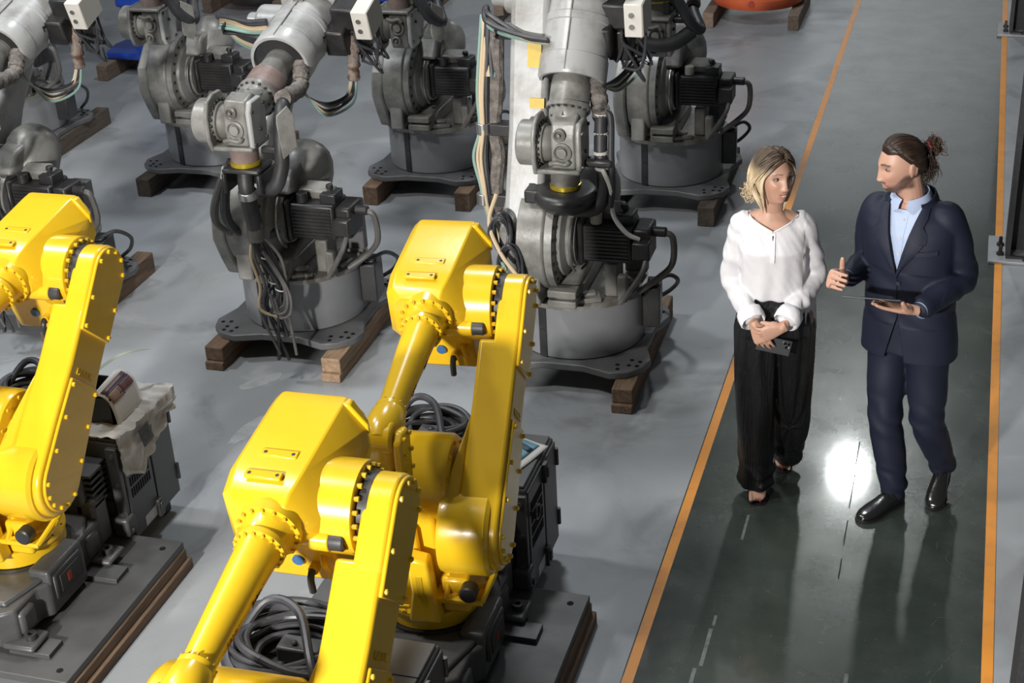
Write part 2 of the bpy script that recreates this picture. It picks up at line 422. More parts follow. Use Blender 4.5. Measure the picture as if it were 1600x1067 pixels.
    fin.build('motor_fins', 'motor_black', t, kind='stuff')
    MB().box(.27, .36, Y2 - .06, Y2 + .06, Z2 + .09, Z2 + .15).cyl((.30, Y2 + .02, Z2 + .14), (.30, Y2 + .02, Z2 + .18), .02).build('motor_connector', 'black_plastic', t, .008)
    MB().box(.37, .46, Y2 - .15, Y2 - .08, Z2 - .05, Z2 + .04).build('motor_connector', 'black_plastic', t, .008)
    MB().cyl((.44, Y2, Z2 + .05), (.52, Y2, Z2 + .05), .026).build('motor_connector', 'black_plastic', t, .008)
    MB().cyl((.17, Y2 - .06, Z2 + .10), (.17, Y2 - .06, Z2 + .155), .03).build('motor_cap', 'box_side' if style == 'B' else 'black_plastic', t, .004)
    MB().tube([(.50, Y2, Z2 + .05), (.55, Y2, Z2 + .02), (.54, Y2 + .04, Z2 - .14), (.46, Y2 + .06, Z2 - .24), (.36, Y2 + .02, Z2 - .31)], .017).build('motor_cable', 'cable_grey', t)
    MB().tube([(.44, Y2 - .11, Z2 - .03), (.43, Y2 - .17, Z2 - .10), (.36, Y2 - .15, Z2 - .22), (.30, Y2 - .12, Z2 - .31)], .014).build('motor_cable', 'cable_grey', t)
    MB().box(.20, .27, Y2 - .04, Y2 + .10, .51, .70).box(.28, .33, Y2 - .10, Y2 - .05, .51, .66).build('motor_support', 'dirty_cast', t, .01)
    # tilted rear bracket carrying the dark cover plate
    MB().box(.24, .36, .06, .12, .52, .82).build('rear_plate', 'plate_grey', t, .008)
    # big rounded casting behind the hub (arm counterbalance)
    dm = MB()
    dm.M = Matrix.Translation((.075, .0, .985)) @ Matrix.Rotation(R(-28), 4, 'X')
    dm.lathe([(.10, -.22), (.135, -.16), (.155, -.06), (.16, .02), (.15, .085), (.125, .135), (.085, .17), (.04, .188), (.0001, .192)], (0, 0, 0), (0, 0, 1), 40)
    dm.build('dome_cover', paint, t)
    db = MB(); db.M = Matrix.Translation((.11, -.16, .95)) @ Matrix.Rotation(R(22), 4, 'X')
    db.box(.02, .19, -.045, .045, -.05, .05)
    db.cyl((.19, 0, 0), (.215, 0, 0), .042, n=24)
    db.build('dome_boss', paint, t, .014)
    MB().prism([(-.30, .98), (-.10, .93), (.06, 1.02), (.02, 1.12), (-.20, 1.09)], 'x', -.02, .12).build('dome_bracket', paint, t, .02)
    # lower arm link
    e = Vector((0, *(elbow or (j3[0], j3[1] - .12)))); base = Vector((0, Y2, Z2))
    ax = (e - base); L = ax.length; ax.normalize(); nx = Vector((0, -ax.z, ax.y))
    def la(u, v): p = base + ax * u + nx * v; return (p.y, p.z)
    lw = MB()
    lw.prism([la(-.05, -.20), la(.2, -.17), la(.55, -.105), la(L - .05, -.10), la(L + .08, -.08), la(L + .11, 0), la(L + .08, .08), la(L - .05, .10), la(.55, .13), la(.2, .19), la(-.05, .22)],
             'x', -.285 if style == 'B' else -.235, -.085, None)
    la_o = lw.build('lower_arm', light, t, .03, seg=3)
    if style == 'B':
        f = nx * .136
        for u0, u1, x0, x1 in ((.86, .98, -.185, -.115), (.66, .71, -.17, -.095)):
            p = [base + ax * u0 + nx * (.121 if u0 > .8 else .131), base + ax * u1 + nx * (.119 if u0 > .8 else .129)]
            b = MB(); b.rings([[Vector((x0, q.y, q.z)) for q in p] + [Vector((x0, q.y, q.z)) + nx * .004 for q in reversed(p)],
                               [Vector((x1, q.y, q.z)) for q in p] + [Vector((x1, q.y, q.z)) + nx * .004 for q in reversed(p)]])
            b.build('warning_sticker', 'label_yellow', la_o)
    # forearm along f from A to tip
    A = Vector((.04, j3[0], j3[1])); W = Vector((.04, tip[0], tip[1]))
    f = (W - A).normalized(); u = Vector((0, -f.z, f.y)) ;
    if u.z < 0: u = -u
    A = A + f * sh; FL = (W - A).length
    F = Matrix((Vector((1, 0, 0)), f, u)).transposed().to_4x4(); F.translation = A      # x right, y along forearm, z up-normal
    h = MB(); h.M = F
    h.lathe([(.14, -.12), (.165, -.09), (.165, .16), (.170, .165), (.170, .20), (.165, .205), (.165, .36), (.170, .365), (.170, .46), (.162, .475), (.147, .475), (.146, .40), (.0001, .39)], (0, 0, 0), (0, 1, 0), 56)
    ho = h.build('forearm_housing', light, t)
    rim = MB(); rim.M = F; rim.lathe([(.146, .385), (.146, .458), (.0001, .458)], (0, 0, 0), (0, 1, 0), 40); rim.build('housing_mouth', 'black_plastic', ho)
    sm = MB(); sm.M = F; sm.box(-.003, .003, -.05, .46, .155, .172); sm.box(-.03, .03, .09, .11, .16, .178); sm.build('seam_strip', 'dirty_cast', ho)
    # elbow block, flat top cover
    eb = MB(); eb.M = F; eb.prism([(-.34, -.20), (-.05, -.20), (.0, -.05), (.0, .12), (-.08, .19), (-.34, .19)], 'x', -.17, .17)
    eb.build('elbow_block', light, t, .02)
    cp = MB(); cp.M = F; cp.box(-.15, .20, -.32, .06, .20, .222).box(-.12, .17, -.30, .04, .165, .2); cpo = cp.build('top_cover', 'label_white', t, .006)
    sc_ = MB(); sc_.M = F
    for x in (-.12, .0): sc_.cyl((x, .03, .222), (x, .03, .232), .010, n=8)
    sc_.build('cover_screws', 'dark_steel', cpo, kind='stuff')
    je = MB(); jr = .115 if style == 'A' else .085; je.lathe([(jr - .015, -.24), (jr, -.23), (jr, .0)], (-.09, e.y, e.z), (1, 0, 0), 32); je.cyl((-.40, e.y, e.z), (-.32, e.y, e.z), jr * .6, n=24)
    je.build('elbow_motor', light, t, .01)
    # forearm tube, flange, wrist
    wl = .235 if style == 'A' else .195
    tb = MB(); tb.M = F; tb.lathe([(.082, .38), (.082, max(.39, FL - wl - .20)), (.088, max(.395, FL - wl - .19)), (.100, max(.40, FL - wl - .10)), (.100, max(.41, FL - wl))], (0, 0, 0), (0, 1, 0), 36); tbo = tb.build('forearm_tube', 'grey_paint' if paint == 'grey_paint' else paint, t)
    pr = MB(); pr.M = F; pr.lathe([(.1015, FL - wl - .14), (.1015, FL - wl - .005)], (0, 0, 0), (0, 1, 0), 36, False)
    if style == 'A': pr.build('primer_band', 'brown_primer', tbo)
    wf = MB(); wf.M = F; wf.lathe([(.110, FL - wl), (.110, FL - wl + .022), (.096, FL - wl + .026), (.092, FL - wl + .07), (.06, FL - wl + .13)], (0, 0, 0), (0, 1, 0), 36); wfo = wf.build('wrist_flange', paint, t)
    wb = MB(); wb.M = F; wb.bolts((0, FL - wl + .02, 0), (0, 1, 0), .101, 18, .008, .012); wb.bolts((0, FL - wl + .03, 0), (0, 1, 0), .080, 8, .014, .045); wb.build('wrist_bolts', 'dark_steel', wfo, kind='stuff')
    # wrist stays vertical: tool points down
    Wm = Matrix.Translation(W) @ Matrix.Diagonal((1, 1, -1 if flip else 1, 1))
    w = MB(); w.M = Wm
    w.prism([(-.085, -.10), (.10, -.10), (.12, .0), (.10, .10), (.03, .15), (-.06, .13), (-.085, .06)], 'x', -.045, .075)
    w.box(-.12, .10, -.105, .105, -.125, -.100)
    wo = w.build('wrist_body', paint, t, .010)
    for (x, z, r_) in ((.012, -.012, .040), (.0, .075, .024)):
        q = MB(); q.M = Wm; q.lathe([(r_ + .008, 0), (r_ + .008, .022), (r_, .026), (r_ - .006, .018), (r_ - .006, .012), (r_ - .014, .012), (r_ - .016, .03), (.0001, .032)], (x, -.075, z), (0, -1, 0), 28); q.build('wrist_boss', paint, wo)
    q = MB(); q.M = Wm; q.tube([(-.05, -.10, -.07), (-.01, -.105, -.062), (.03, -.10, -.07), (.05, -.1, -.05)], .012, 8); q.build('wrist_web', 'dirty_cast', wo)
    q = MB(); q.M = Wm; q.prism([(-.10, -.13), (.10, -.13), (.125, -.06), (.125, .06), (.05, .15), (-.03, .155), (-.10, .13), (-.13, .06), (-.13, -.06)], 'x', -.135, -.112); q.build('wrist_bracket', paint, t, .008)
    cpw = MB(); cpw.M = Wm; cpw.lathe([(.0001, -.225), (.10, -.223), (.112, -.215), (.112, -.135)], (0, 0, 0), (1, 0, 0), 44); cpo = cpw.build('wrist_cap', paint, t, .004)
    q = MB(); q.M = Wm; q.lathe([(.100, -.112), (.100, -.092), (.088, -.088), (.084, -.06), (.07, -.045)], (0, 0, 0), (1, 0, 0), 40); q.build('wrist_bearing', 'dirty_cast', t)
    wbb = MB(); wbb.M = Wm; wbb.bolts((-.112, 0, 0), (1, 0, 0), .110, 22, .008, .010); wbb.bolts((-.066, 0, 0), (1, 0, 0), .070, 14, .007, .012); wbb.build('cap_bolts', 'dark_steel', cpo, kind='stuff')
    sv = MB(); sv.M = Wm; sv.prism([(-.085, -.11), (.075, -.11), (.09, -.02), (.09, .08), (.05, .13), (-.06, .13), (-.085, .08)], 'x', .075, .105); svo = sv.build('wrist_cover', light if style == 'A' else paint, t, .010)
    svb = MB(); svb.M = Wm
    for (y, z) in ((-.07, -.09), (.06, -.09), (-.07, .08), (.06, .09), (0, -.03)): svb.cyl((.105, y, z), (.114, y, z), .010, n=8)
    svb.build('cover_bolts', 'dark_steel', svo, kind='stuff')
    nk = MB(); nk.M = Wm; nk.lathe([(.075, -.125), (.072, -.20)], (0, 0, 0), (0, 0, 1), 28); nk.build('tool_neck', 'brown_primer' if style == 'A' else 'dirty_cast', t)
    yr = MB(); yr.M = Wm; yr.lathe([(.070, -.198), (.079, -.202), (.079, -.222), (.070, -.226)], (0, 0, 0), (0, 0, 1), 28); yr.build('tool_ring', 'brass_ring', t)
    # tool coupling and hanging cables
    tc_ = MB(); tc_.M = Wm
    if style == 'A':
        tc_.box(-.10, .11, -.09, .09, -.25, -.225); tc_.box(-.105, -.08, -.09, .09, -.36, -.25); tc_.box(.085, .115, -.09, .09, -.36, -.25); tc_.box(-.10, .11, .06, .09, -.36, -.25)
        tc_.box(.10, .22, -.02, .02, -.16, -.12)
    else:
        tc_.lathe([(.12, -.225), (.155, -.235), (.165, -.27), (.15, -.30), (.11, -.335), (.07, -.35)], (0, 0, 0), (0, 0, 1), 32)
        tc_.box(-.20, -.05, -.07, .08, -.30, -.23); tc_.box(.10, .24, -.02, .02, -.11, -.07)
    tc_.build('tool_coupling', 'black_plastic', t, .012)
    # hose from forearm mouth past the wrist
    p0 = F @ Vector((.10, .42, -.02)); p1 = F @ Vector((.145, .62, -.05))
    wx = W
    if style == 'A':
        path = [p0, p1, wx + Vector((.19, .12, .06)), wx + Vector((.20, .02, -.10)), wx + Vector((.20, .0, -.22)), wx + Vector((.16, -.02, -.33)), wx + Vector((.08, 0, -.36))]
    else:
        path = [p0, p1, wx + Vector((.16, .12, .12)), wx + Vector((.17, .05, -.05)), wx + Vector((.19, .02, -.2)), wx + Vector((.17, -.02, -.31)), wx + Vector((.07, -.02, -.34)), wx + Vector((0, 0, -.32))]
    if flip:
        path = [p0, p1, wx + Vector((.19, .20, .10)), wx + Vector((.26, .06, .02)), wx + Vector((.22, -.04, .08)), wx + Vector((.14, -.05, .22)), wx + Vector((.04, -.02, .32))]
    MB().tube(path, .038 if style == 'A' else .034, 12).build('wrist_hose', 'rubber', t)
    MB().tube([p0 + Vector((0, 0, .01)), (p0 + p1) / 2 + Vector((.01, 0, .012)), p1 + Vector((.01, 0, .0)), path[2] + Vector((0, 0, .03))], lambda s: .042 + .003 * math.sin(s * 47) + .0025 * math.sin(s * 83), 14, 14).build('cloth_sleeve', 'sleeve_cloth', t)
    pl = MB(); pl.M = Wm
    if style == 'A':
        pl.M = Wm @ Matrix.Translation((.255, -.02, 0)) @ Matrix.Rotation(R(-42), 4, 'Z'); pl.prism([(-.04, .06), (.02, .10), (.05, .05), (.05, -.12), (-.03, -.17), (-.045, .02)], 'x', -.005, .005)
        pl.build('guard_plate', 'grey_paint', t, .003)
    # cloth-wrapped conduit beside the elbow and loops under the housing
    q = [F @ Vector(p) for p in ((.16, -.16, .20), (.235, -.06, .13), (.265, .06, -.02), (.265, .14, -.16), (.25, .16, -.28))]
    MB().tube(q, lambda s: .043 + .004 * math.sin(s * 41) + .0035 * math.sin(s * 77 + 1) - .012 * s, 14, 14).build('conduit_sleeve', 'sleeve_rust' if style == 'A' else 'sleeve_cloth', t)
    for k, (dx, m_) in enumerate(((0, 'cable_black'), (.02, 'cable_grey'), (-.02, 'cable_white'), (.012, 'cable_black'), (-.01, 'cable_cream'), (.03, 'cable_green'))):
        q2 = [F @ Vector(p) for p in ((.25 + dx * .6, .16, -.27), (.235 + dx, .22 + .01 * k, -.335 - .006 * k), (.16, .34 + .012 * k, -.325 - .008 * k), (.09, .42, -.24), (.06, .44 + .01 * k, -.13))]
        MB().tube(q2, .0075, 7).build('conduit_wire', m_, t)
    # junction box on the right of the elbow
    jb = MB(); jb.M = F @ Matrix.Translation((.40, -.10, .18)) @ Matrix.Rotation(-math.atan2(f.z, -f.y) * .0, 4, 'X')
    jm = Matrix.Translation(A + f * (.12 if style == 'A' else .17) + Vector((.385 if style == 'A' else .30, -.02, .09 if style == 'A' else .06)))
    jb = MB(); jb.M = jm @ Matrix.Rotation(R(18 if style == 'A' else 8), 4, 'X'); jb.box(-.045, .045, -.10, .10, -.085, .085); jbo = jb.build('junction_box', 'box_white', t, .005)
    for z in (-.03, .03):
        jc = MB(); jc.M = jb.M; jc.cyl((-.008, -.099, z), (-.008, -.106, z), .014, n=16); jc.build('box_knockout', 'steel', jbo)
    jl = MB(); jl.M = jb.M; jl.box(.0445, .048, -.095, .095, -.08, .08); jl.build('box_lid', 'box_side', jbo)
    jf = MB(); jf.M = jb.M; jf.box(-.20, -.04, -.03, .10, -.08, .05); jf.box(-.24, -.12, -.10, .05, -.20, -.05); jf.box(-.16, -.05, .0, .12, -.26, -.1)
    jf.build('connector_bank', 'motor_black', t, .012)
    rnd = random.Random(3)
    for k in range(9):
        a0 = jb.M @ Vector((rnd.uniform(-.12, .03), rnd.uniform(-.04, .08), -.085))
        e0 = jb.M @ Vector((rnd.uniform(-.2, -.02), rnd.uniform(-.05, .1), rnd.uniform(-.36, -.22)))
        md = (a0 + e0) / 2 + Vector((rnd.uniform(.0, .10), rnd.uniform(-.05, .05), rnd.uniform(-.16, -.05)))
        MB().tube([a0, a0 + Vector((0.01, 0, -.06)), md, e0], .008, 7).build('box_cable', 'cable_black', t)
    # cables over the left of the elbow
    for k, (m_, dz) in enumerate((('cable_black', .03), ('cable_cream', .014), ('cable_cream', .0), ('cable_green', -.014), ('cable_black', .045), ('cable_green', -.022))):
        q3 = [F @ Vector((-.10, .32, .12 + dz)), F @ Vector((-.22, .30, .10 + dz)), F @ Vector((-.36, .23 + .008 * k, .10 + dz)), F @ Vector((-.45, .17 + .01 * k, .07 + dz))]
        q3 += [F @ Vector((-.47, .14, .0 + dz)), Vector((-.43 + .01 * k, -.10, 1.62))] if style == 'B' else [F @ Vector((-.46, .13, .0 + dz)), F @ Vector((-.38, .16, -.06 + dz)), F @ Vector((-.20, .24, -.07 + dz))]
        MB().tube(q3, .013 if m_ == 'cable_black' else .009, 7).build('elbow_cable', m_, t)
    br = MB(); br.M = F; br.box(-.40, -.14, .20, .29, .050, .062); br.box(-.40, -.39, .20, .29, .062, .10); br.build('cable_bracket', 'black_plastic', t, .003)
    if style == 'B' and flip:
        MB().tube([W + Vector((-.12, .0, .25)), W + Vector((-.20, -.04, .12)), W + Vector((-.08, -.10, -.02)), W + Vector((.10, -.08, -.04)), W + Vector((.22, .0, .02))], .045, 12).build('tool_hose', 'rubber', t)
    elif style == 'B':
        # loom running down the left side of the lower arm
        xs = -.42
        for k, (m_, r_, dx, dy) in enumerate((('sleeve_cloth', .038, .035, .03), ('cable_black', .02, -.01, 0), ('cable_cream', .009, -.03, -.02), ('cable_cream', .009, -.016, -.028), ('cable_white', .009, -.04, 0), ('cable_green', .009, -.045, -.015), ('cable_black', .014, .0, .03))):
            q4 = [F @ Vector((-.45 + dx, .16, .04)), Vector((xs + dx * 1.1, -.10 + dy, 1.56)), Vector((xs + dx * .8, -.14 + dy, 1.36)), Vector((xs + dx * 1.5, -.17 + dy, 1.22)), Vector((xs + .01 + dx * .9, -.2 + dy, 1.08)), Vector((xs + .02 + dx * .7, -.2 + dy, .95)), Vector((xs + .06 + dx, -.16 + dy, .78)), Vector((xs + .10 + dx, -.12 + dy, .62))]
            MB().tube(q4, r_, 9).build('loom_cable', m_, t)
        for z, y in ((1.36, -.14), (1.0, -.2)):
            MB().cyl((xs - .02, y, z - .03), (xs - .02, y, z + .03), .038, n=18).build('loom_clamp', 'steel', t, .004)
            MB().box(xs + .02, xs + .14, y - .03, y + .06, z - .03, z + .03).build('loom_bracket', 'black_plastic', t, .005)
        # hanging tied bundles in front of the left cheek
        for (cx, cy, cz, rx, rz_, n_) in ((-.27, -.46, .93, .055, .10, 9), (-.22, -.48, .74, .065, .15, 9)):
            b = MB(); rr = random.Random(n_ + int(cz * 10))
            for k in range(n_):
                sx, sz, o_ = rx * rr.uniform(.6, 1.1), rz_ * rr.uniform(.75, 1.1), rr.uniform(-.025, .025)
                b.tube([(cx + sx * math.cos(a), cy + o_ + .015 * math.sin(a * 2 + k), cz + sz * math.sin(a)) for a in [2 * PI * j / 12 for j in range(13)]], .008, 6, 3)
            b.build('cable_bundle', 'cable_black', t)
        MB().tube([(-.30, -.42, 1.12), (-.33, -.47, .98), (-.26, -.52, .84), (-.16, -.55, .72), (-.10, -.56, .60)], .011).build('loose_cable', 'cable_cream', t)
        MB().tube([(-.28, -.48, .80), (-.20, -.55, .68), (-.18, -.53, .55), (-.26, -.50, .40), (-.38, -.42, .30)], .010).build('loose_cable', 'cable_green', t)
        MB().tube([W + Vector((-.1, .0, -.27)), W + Vector((-.22, .05, -.24)), W + Vector((-.30, .04, -.31)), W + Vector((-.22, 0, -.38)), W + Vector((-.10, -.02, -.30))], .020, 9).build('spiral_hose', 'rubber', t)
        MB().tube([W + Vector((-.24, .05, -.30)), W + Vector((-.30, .0, -.45)), W + Vector((-.30, .0, -.58)), W + Vector((-.24, .06, -.62))], .026, 9).build('spiral_hose', 'rubber', t)
        MB().tube([W + Vector((.19, .0, -.12)), W + Vector((.235, -.02, -.22)), W + Vector((.24, 0, -.36)), W + Vector((.30, .02, -.46)), W + Vector((.36, .04, -.50))], .012).build('spiral_hose', 'cable_white', t)
        for p in (path[2], (path[2] + path[3]) / 2, path[3], (path[3] + path[4]) / 2):
            MB().cyl(p - Vector((0, 0, .008)), p + Vector((0, 0, .008)), .037, n=14).build('hose_tie', 'cable_white', t)
        MB().tube([path[1], path[2] + Vector((.05, -.02, 0)), path[3] + Vector((.06, -.03, 0)), path[4] + Vector((.05, -.03, 0)), path[5] + Vector((.06, 0, 0))], .016, 9).build('corrugated_hose', 'rubber', t)
    else:
      if not flip:
        # tool hose, clamp and the thick bunch of cut cables
        MB().tube([W + Vector((.0, -.02, -.25)), W + Vector((.01, -.05, -.34)), W + Vector((.02, -.05, -.46)), W + Vector((.025, -.04, -.56))], .042, 14).build('tool_hose', 'rubber', t)
        MB().lathe([(.05, -.02), (.05, .02)], W + Vector((.015, -.05, -.37)), (0, -.15, 1), 20).build('hose_clamp', 'steel', t, .003)
        MB().lathe([(.043, -.05), (.043, .05)], W + Vector((.025, -.04, -.58)), (0, .1, 1), 20).build('hose_sock', 'cable_grey', t)
        rr = random.Random(11)
        cols = ['cable_black'] * 8 + ['cable_grey'] * 4 + ['cable_cream', 'cable_green', 'cable_black', 'cable_black']
        for k, m_ in enumerate(cols):
            a = rr.uniform(0, 2 * PI); r_ = .028 * math.sqrt(rr.random()); o = Vector((r_ * math.cos(a), r_ * math.sin(a), 0))
            end = rr.choice((-1.08, -1.2, -1.3, -1.34))
            g = 1.6 + rr.random() * 1.8
            pts_ = [W + Vector((.025, -.04, -.60)) + o, W + Vector((.05, -.03, -.72)) + o * g, W + Vector((.08 + rr.uniform(-.02, .05), -.02, -.88)) + o * g, W + Vector((.09 + rr.uniform(-.06, .05), -.02, -1.02)) + o * g, W + Vector((.08 + rr.uniform(-.05, .06), -.02, max(end, -W.z + .03))) + o * .6]
            MB().tube(pts_, .0085, 7).build('cut_cable', m_, t)
        for k in range(5):
            o = Vector((.008 * k, -.006 * (k % 3), -.012 * k))
            MB().tube([W + Vector((.04, -.045, -.66)) + o, W + Vector((.10, -.05, -.76)) + o, W + Vector((.145, -.045, -.88)) + o, W + Vector((.13, -.04, -.99)) + o, W + Vector((.075, -.045, -1.01)) + o, W + Vector((.055, -.05, -.90)) + o], .0085, 7).build('cable_loop', 'cable_black' if k % 2 else 'cable_grey', t)
        for (x, z) in ((.055, -.72), (.085, -.86), (.12, -.90)):
            MB().lathe([(.030, -.004), (.030, .004)], W + Vector((x, -.035, z)), (.3, 0, 1), 14, False).build('zip_tie', 'cable_white', t)
        # side hoses sweeping out to the left
        for k, (m_, r_) in enumerate((('cable_black', .026), ('cable_cream', .008), ('cable_green', .008), ('cable_cream', .008), ('cable_grey', .024))):
            d = .016 * k
            pts_ = [W + Vector((-.09, .02, -.22)), W + Vector((-.14 - d * .4, .02, -.34)), W + Vector((-.18 - d, .04, -.52)), W + Vector((-.17 - d, .10, -.64)), W + Vector((-.08, .18, -.70 - d * .3)), W + Vector((.02, .26, -.69))]
            MB().tube(pts_, r_, 9).build('side_hose', m_, t)
        MB().cyl(W + Vector((-.115, .02, -.26)), W + Vector((-.135, .02, -.32)), .034, n=16).build('side_clamp', 'cable_white', t, .004)
      b = MB(); b.box(-.42, -.24, .0, .10, .66, .72); b.box(-.38, -.28, -.03, .05, .60, .68); b.build('left_connector', 'black_plastic', t, .015)
      for k, m_ in enumerate(('cable_black', 'cable_red', 'cable_black', 'plug_blue')):
          MB().tube([(-.29 + .02 * k, -.12, 1.06), (-.37 + .015 * k, -.14, .92), (-.38 + .02 * k, -.10, .76), (-.32, -.02, .68)], .014).build('left_cable', m_, t)
    # maker's lettering, flat print on the housing flank
    text('MOTOMAN', 'lettering', .055, .0012, 'print_dark', ho, basis(A + f * .10 + Vector((.1655, 0, 0)) + u * .01, -f, u))
    return t

def timber(label, x, y0, y1, w, z0, z1, m='timber', group=None, rz=0.0):
    cx, cy = x, (y0 + y1) / 2; L = (y1 - y0) / 2
    mb = MB(); mb.box(-w / 2, w / 2, -L, L, z0, z1)
    o = mb.build('timber', m, None, .006)
    o.location = (cx, cy, 0); o.rotation_euler = (0, 0, rz)
    return tag(o, label, 'timber', group)

ROW = 'grey robots standing in rows'
BA, BB = (-3.523, 7.085, 0), (-1.902, 7.075, 0)
PA = dict(j3=(.52, 1.78), tip=(-.585, 1.485), sh=.13); PB = dict(j3=(.228, 2.205), tip=(-.345, 1.375), elbow=(.02, 2.0), sh=.22)
rA = grey_robot('grey robot in the front row with brown-sleeved forearm and cut cables hanging to the floor', BA, group=ROW, **PA)
rB = grey_robot('grey robot nearest the walkway in the front row, yellow stickers on its arm', BB, group=ROW, style='B', **PB)
def clone(src, loc, label, rz=0):
    c = copy_tree(src); c.location = loc; c.rotation_euler = (0, 0, rz); c['label'] = label
    return c
clone(rA, (-5.243, 7.085, 0), 'grey robot at the left picture edge, mostly hidden behind the leftmost yellow robot')
PC = dict(j3=(.30, 1.95), tip=(-.66, 1.31), elbow=(.28, 1.62), sh=.06, flip=True)
rC = grey_robot('grey robot in the back row between the two big front-row forearms', (-3.553, 9.523, 0), group=ROW, **PC)
clone(rC, (-5.246, 9.393, 0), 'grey robot in the back row beside the blue robot')
PE = dict(j3=(.30, 1.95), tip=(-.66, 1.31), elbow=(.28, 1.62), sh=.06, flip=True, style='B')
rE = grey_robot('grey robot in the back row standing closest to the walkway', (-1.887, 9.545, 0), group=ROW, **PE)
clone(rC, (-7.086, 9.677, 0), 'farthest left grey robot in the back row, its drum beside a long dark timber')
TG = 'timbers under the robots'
def two(base, who, n=1, m=('timber', 'timber'), dy0=-.55, dy1=.6, dx=.33):
    for sgn, side, mm in ((-1, 'left', m[0]), (1, 'right', m[1])):
        zs = [(0, .135)] if n == 1 else [(0, .05), (.05, .135)]
        for k, (z0, z1) in enumerate(zs):
            nm = '' if n == 1 else ('lower ' if k == 0 else 'upper ')
            timber('%sbrown timber under the %s side of %s' % (nm, side, who), base[0] + sgn * dx + .0, base[1] + dy0 + (.02 * k), base[1] + dy1, .11, z0, z1, mm, TG, .01 * sgn)
two(BA, 'the robot with hanging cut cables', 2, ('timber', 'timber_pale'), dx=.345)
two(BB, 'the sticker-marked robot by the walkway', 2, ('timber', 'timber'), dx=.345)
two((-5.243, 7.085), 'the grey robot behind the leftmost yellow robot', 1)
two((-3.553, 9.523), 'the back-row robot between the big forearms', 1, ('timber', 'timber'))
two((-5.246, 9.393), 'the back-row robot beside the blue robot', 1, ('timber_dark', 'timber'))
two((-1.887, 9.545), 'the back-row robot closest to the walkway', 1, ('timber_dark', 'timber_dark'))
two((-7.086, 9.677), 'the farthest left back-row robot', 1, ('timber_dark', 'timber_dark'), dx=.36)
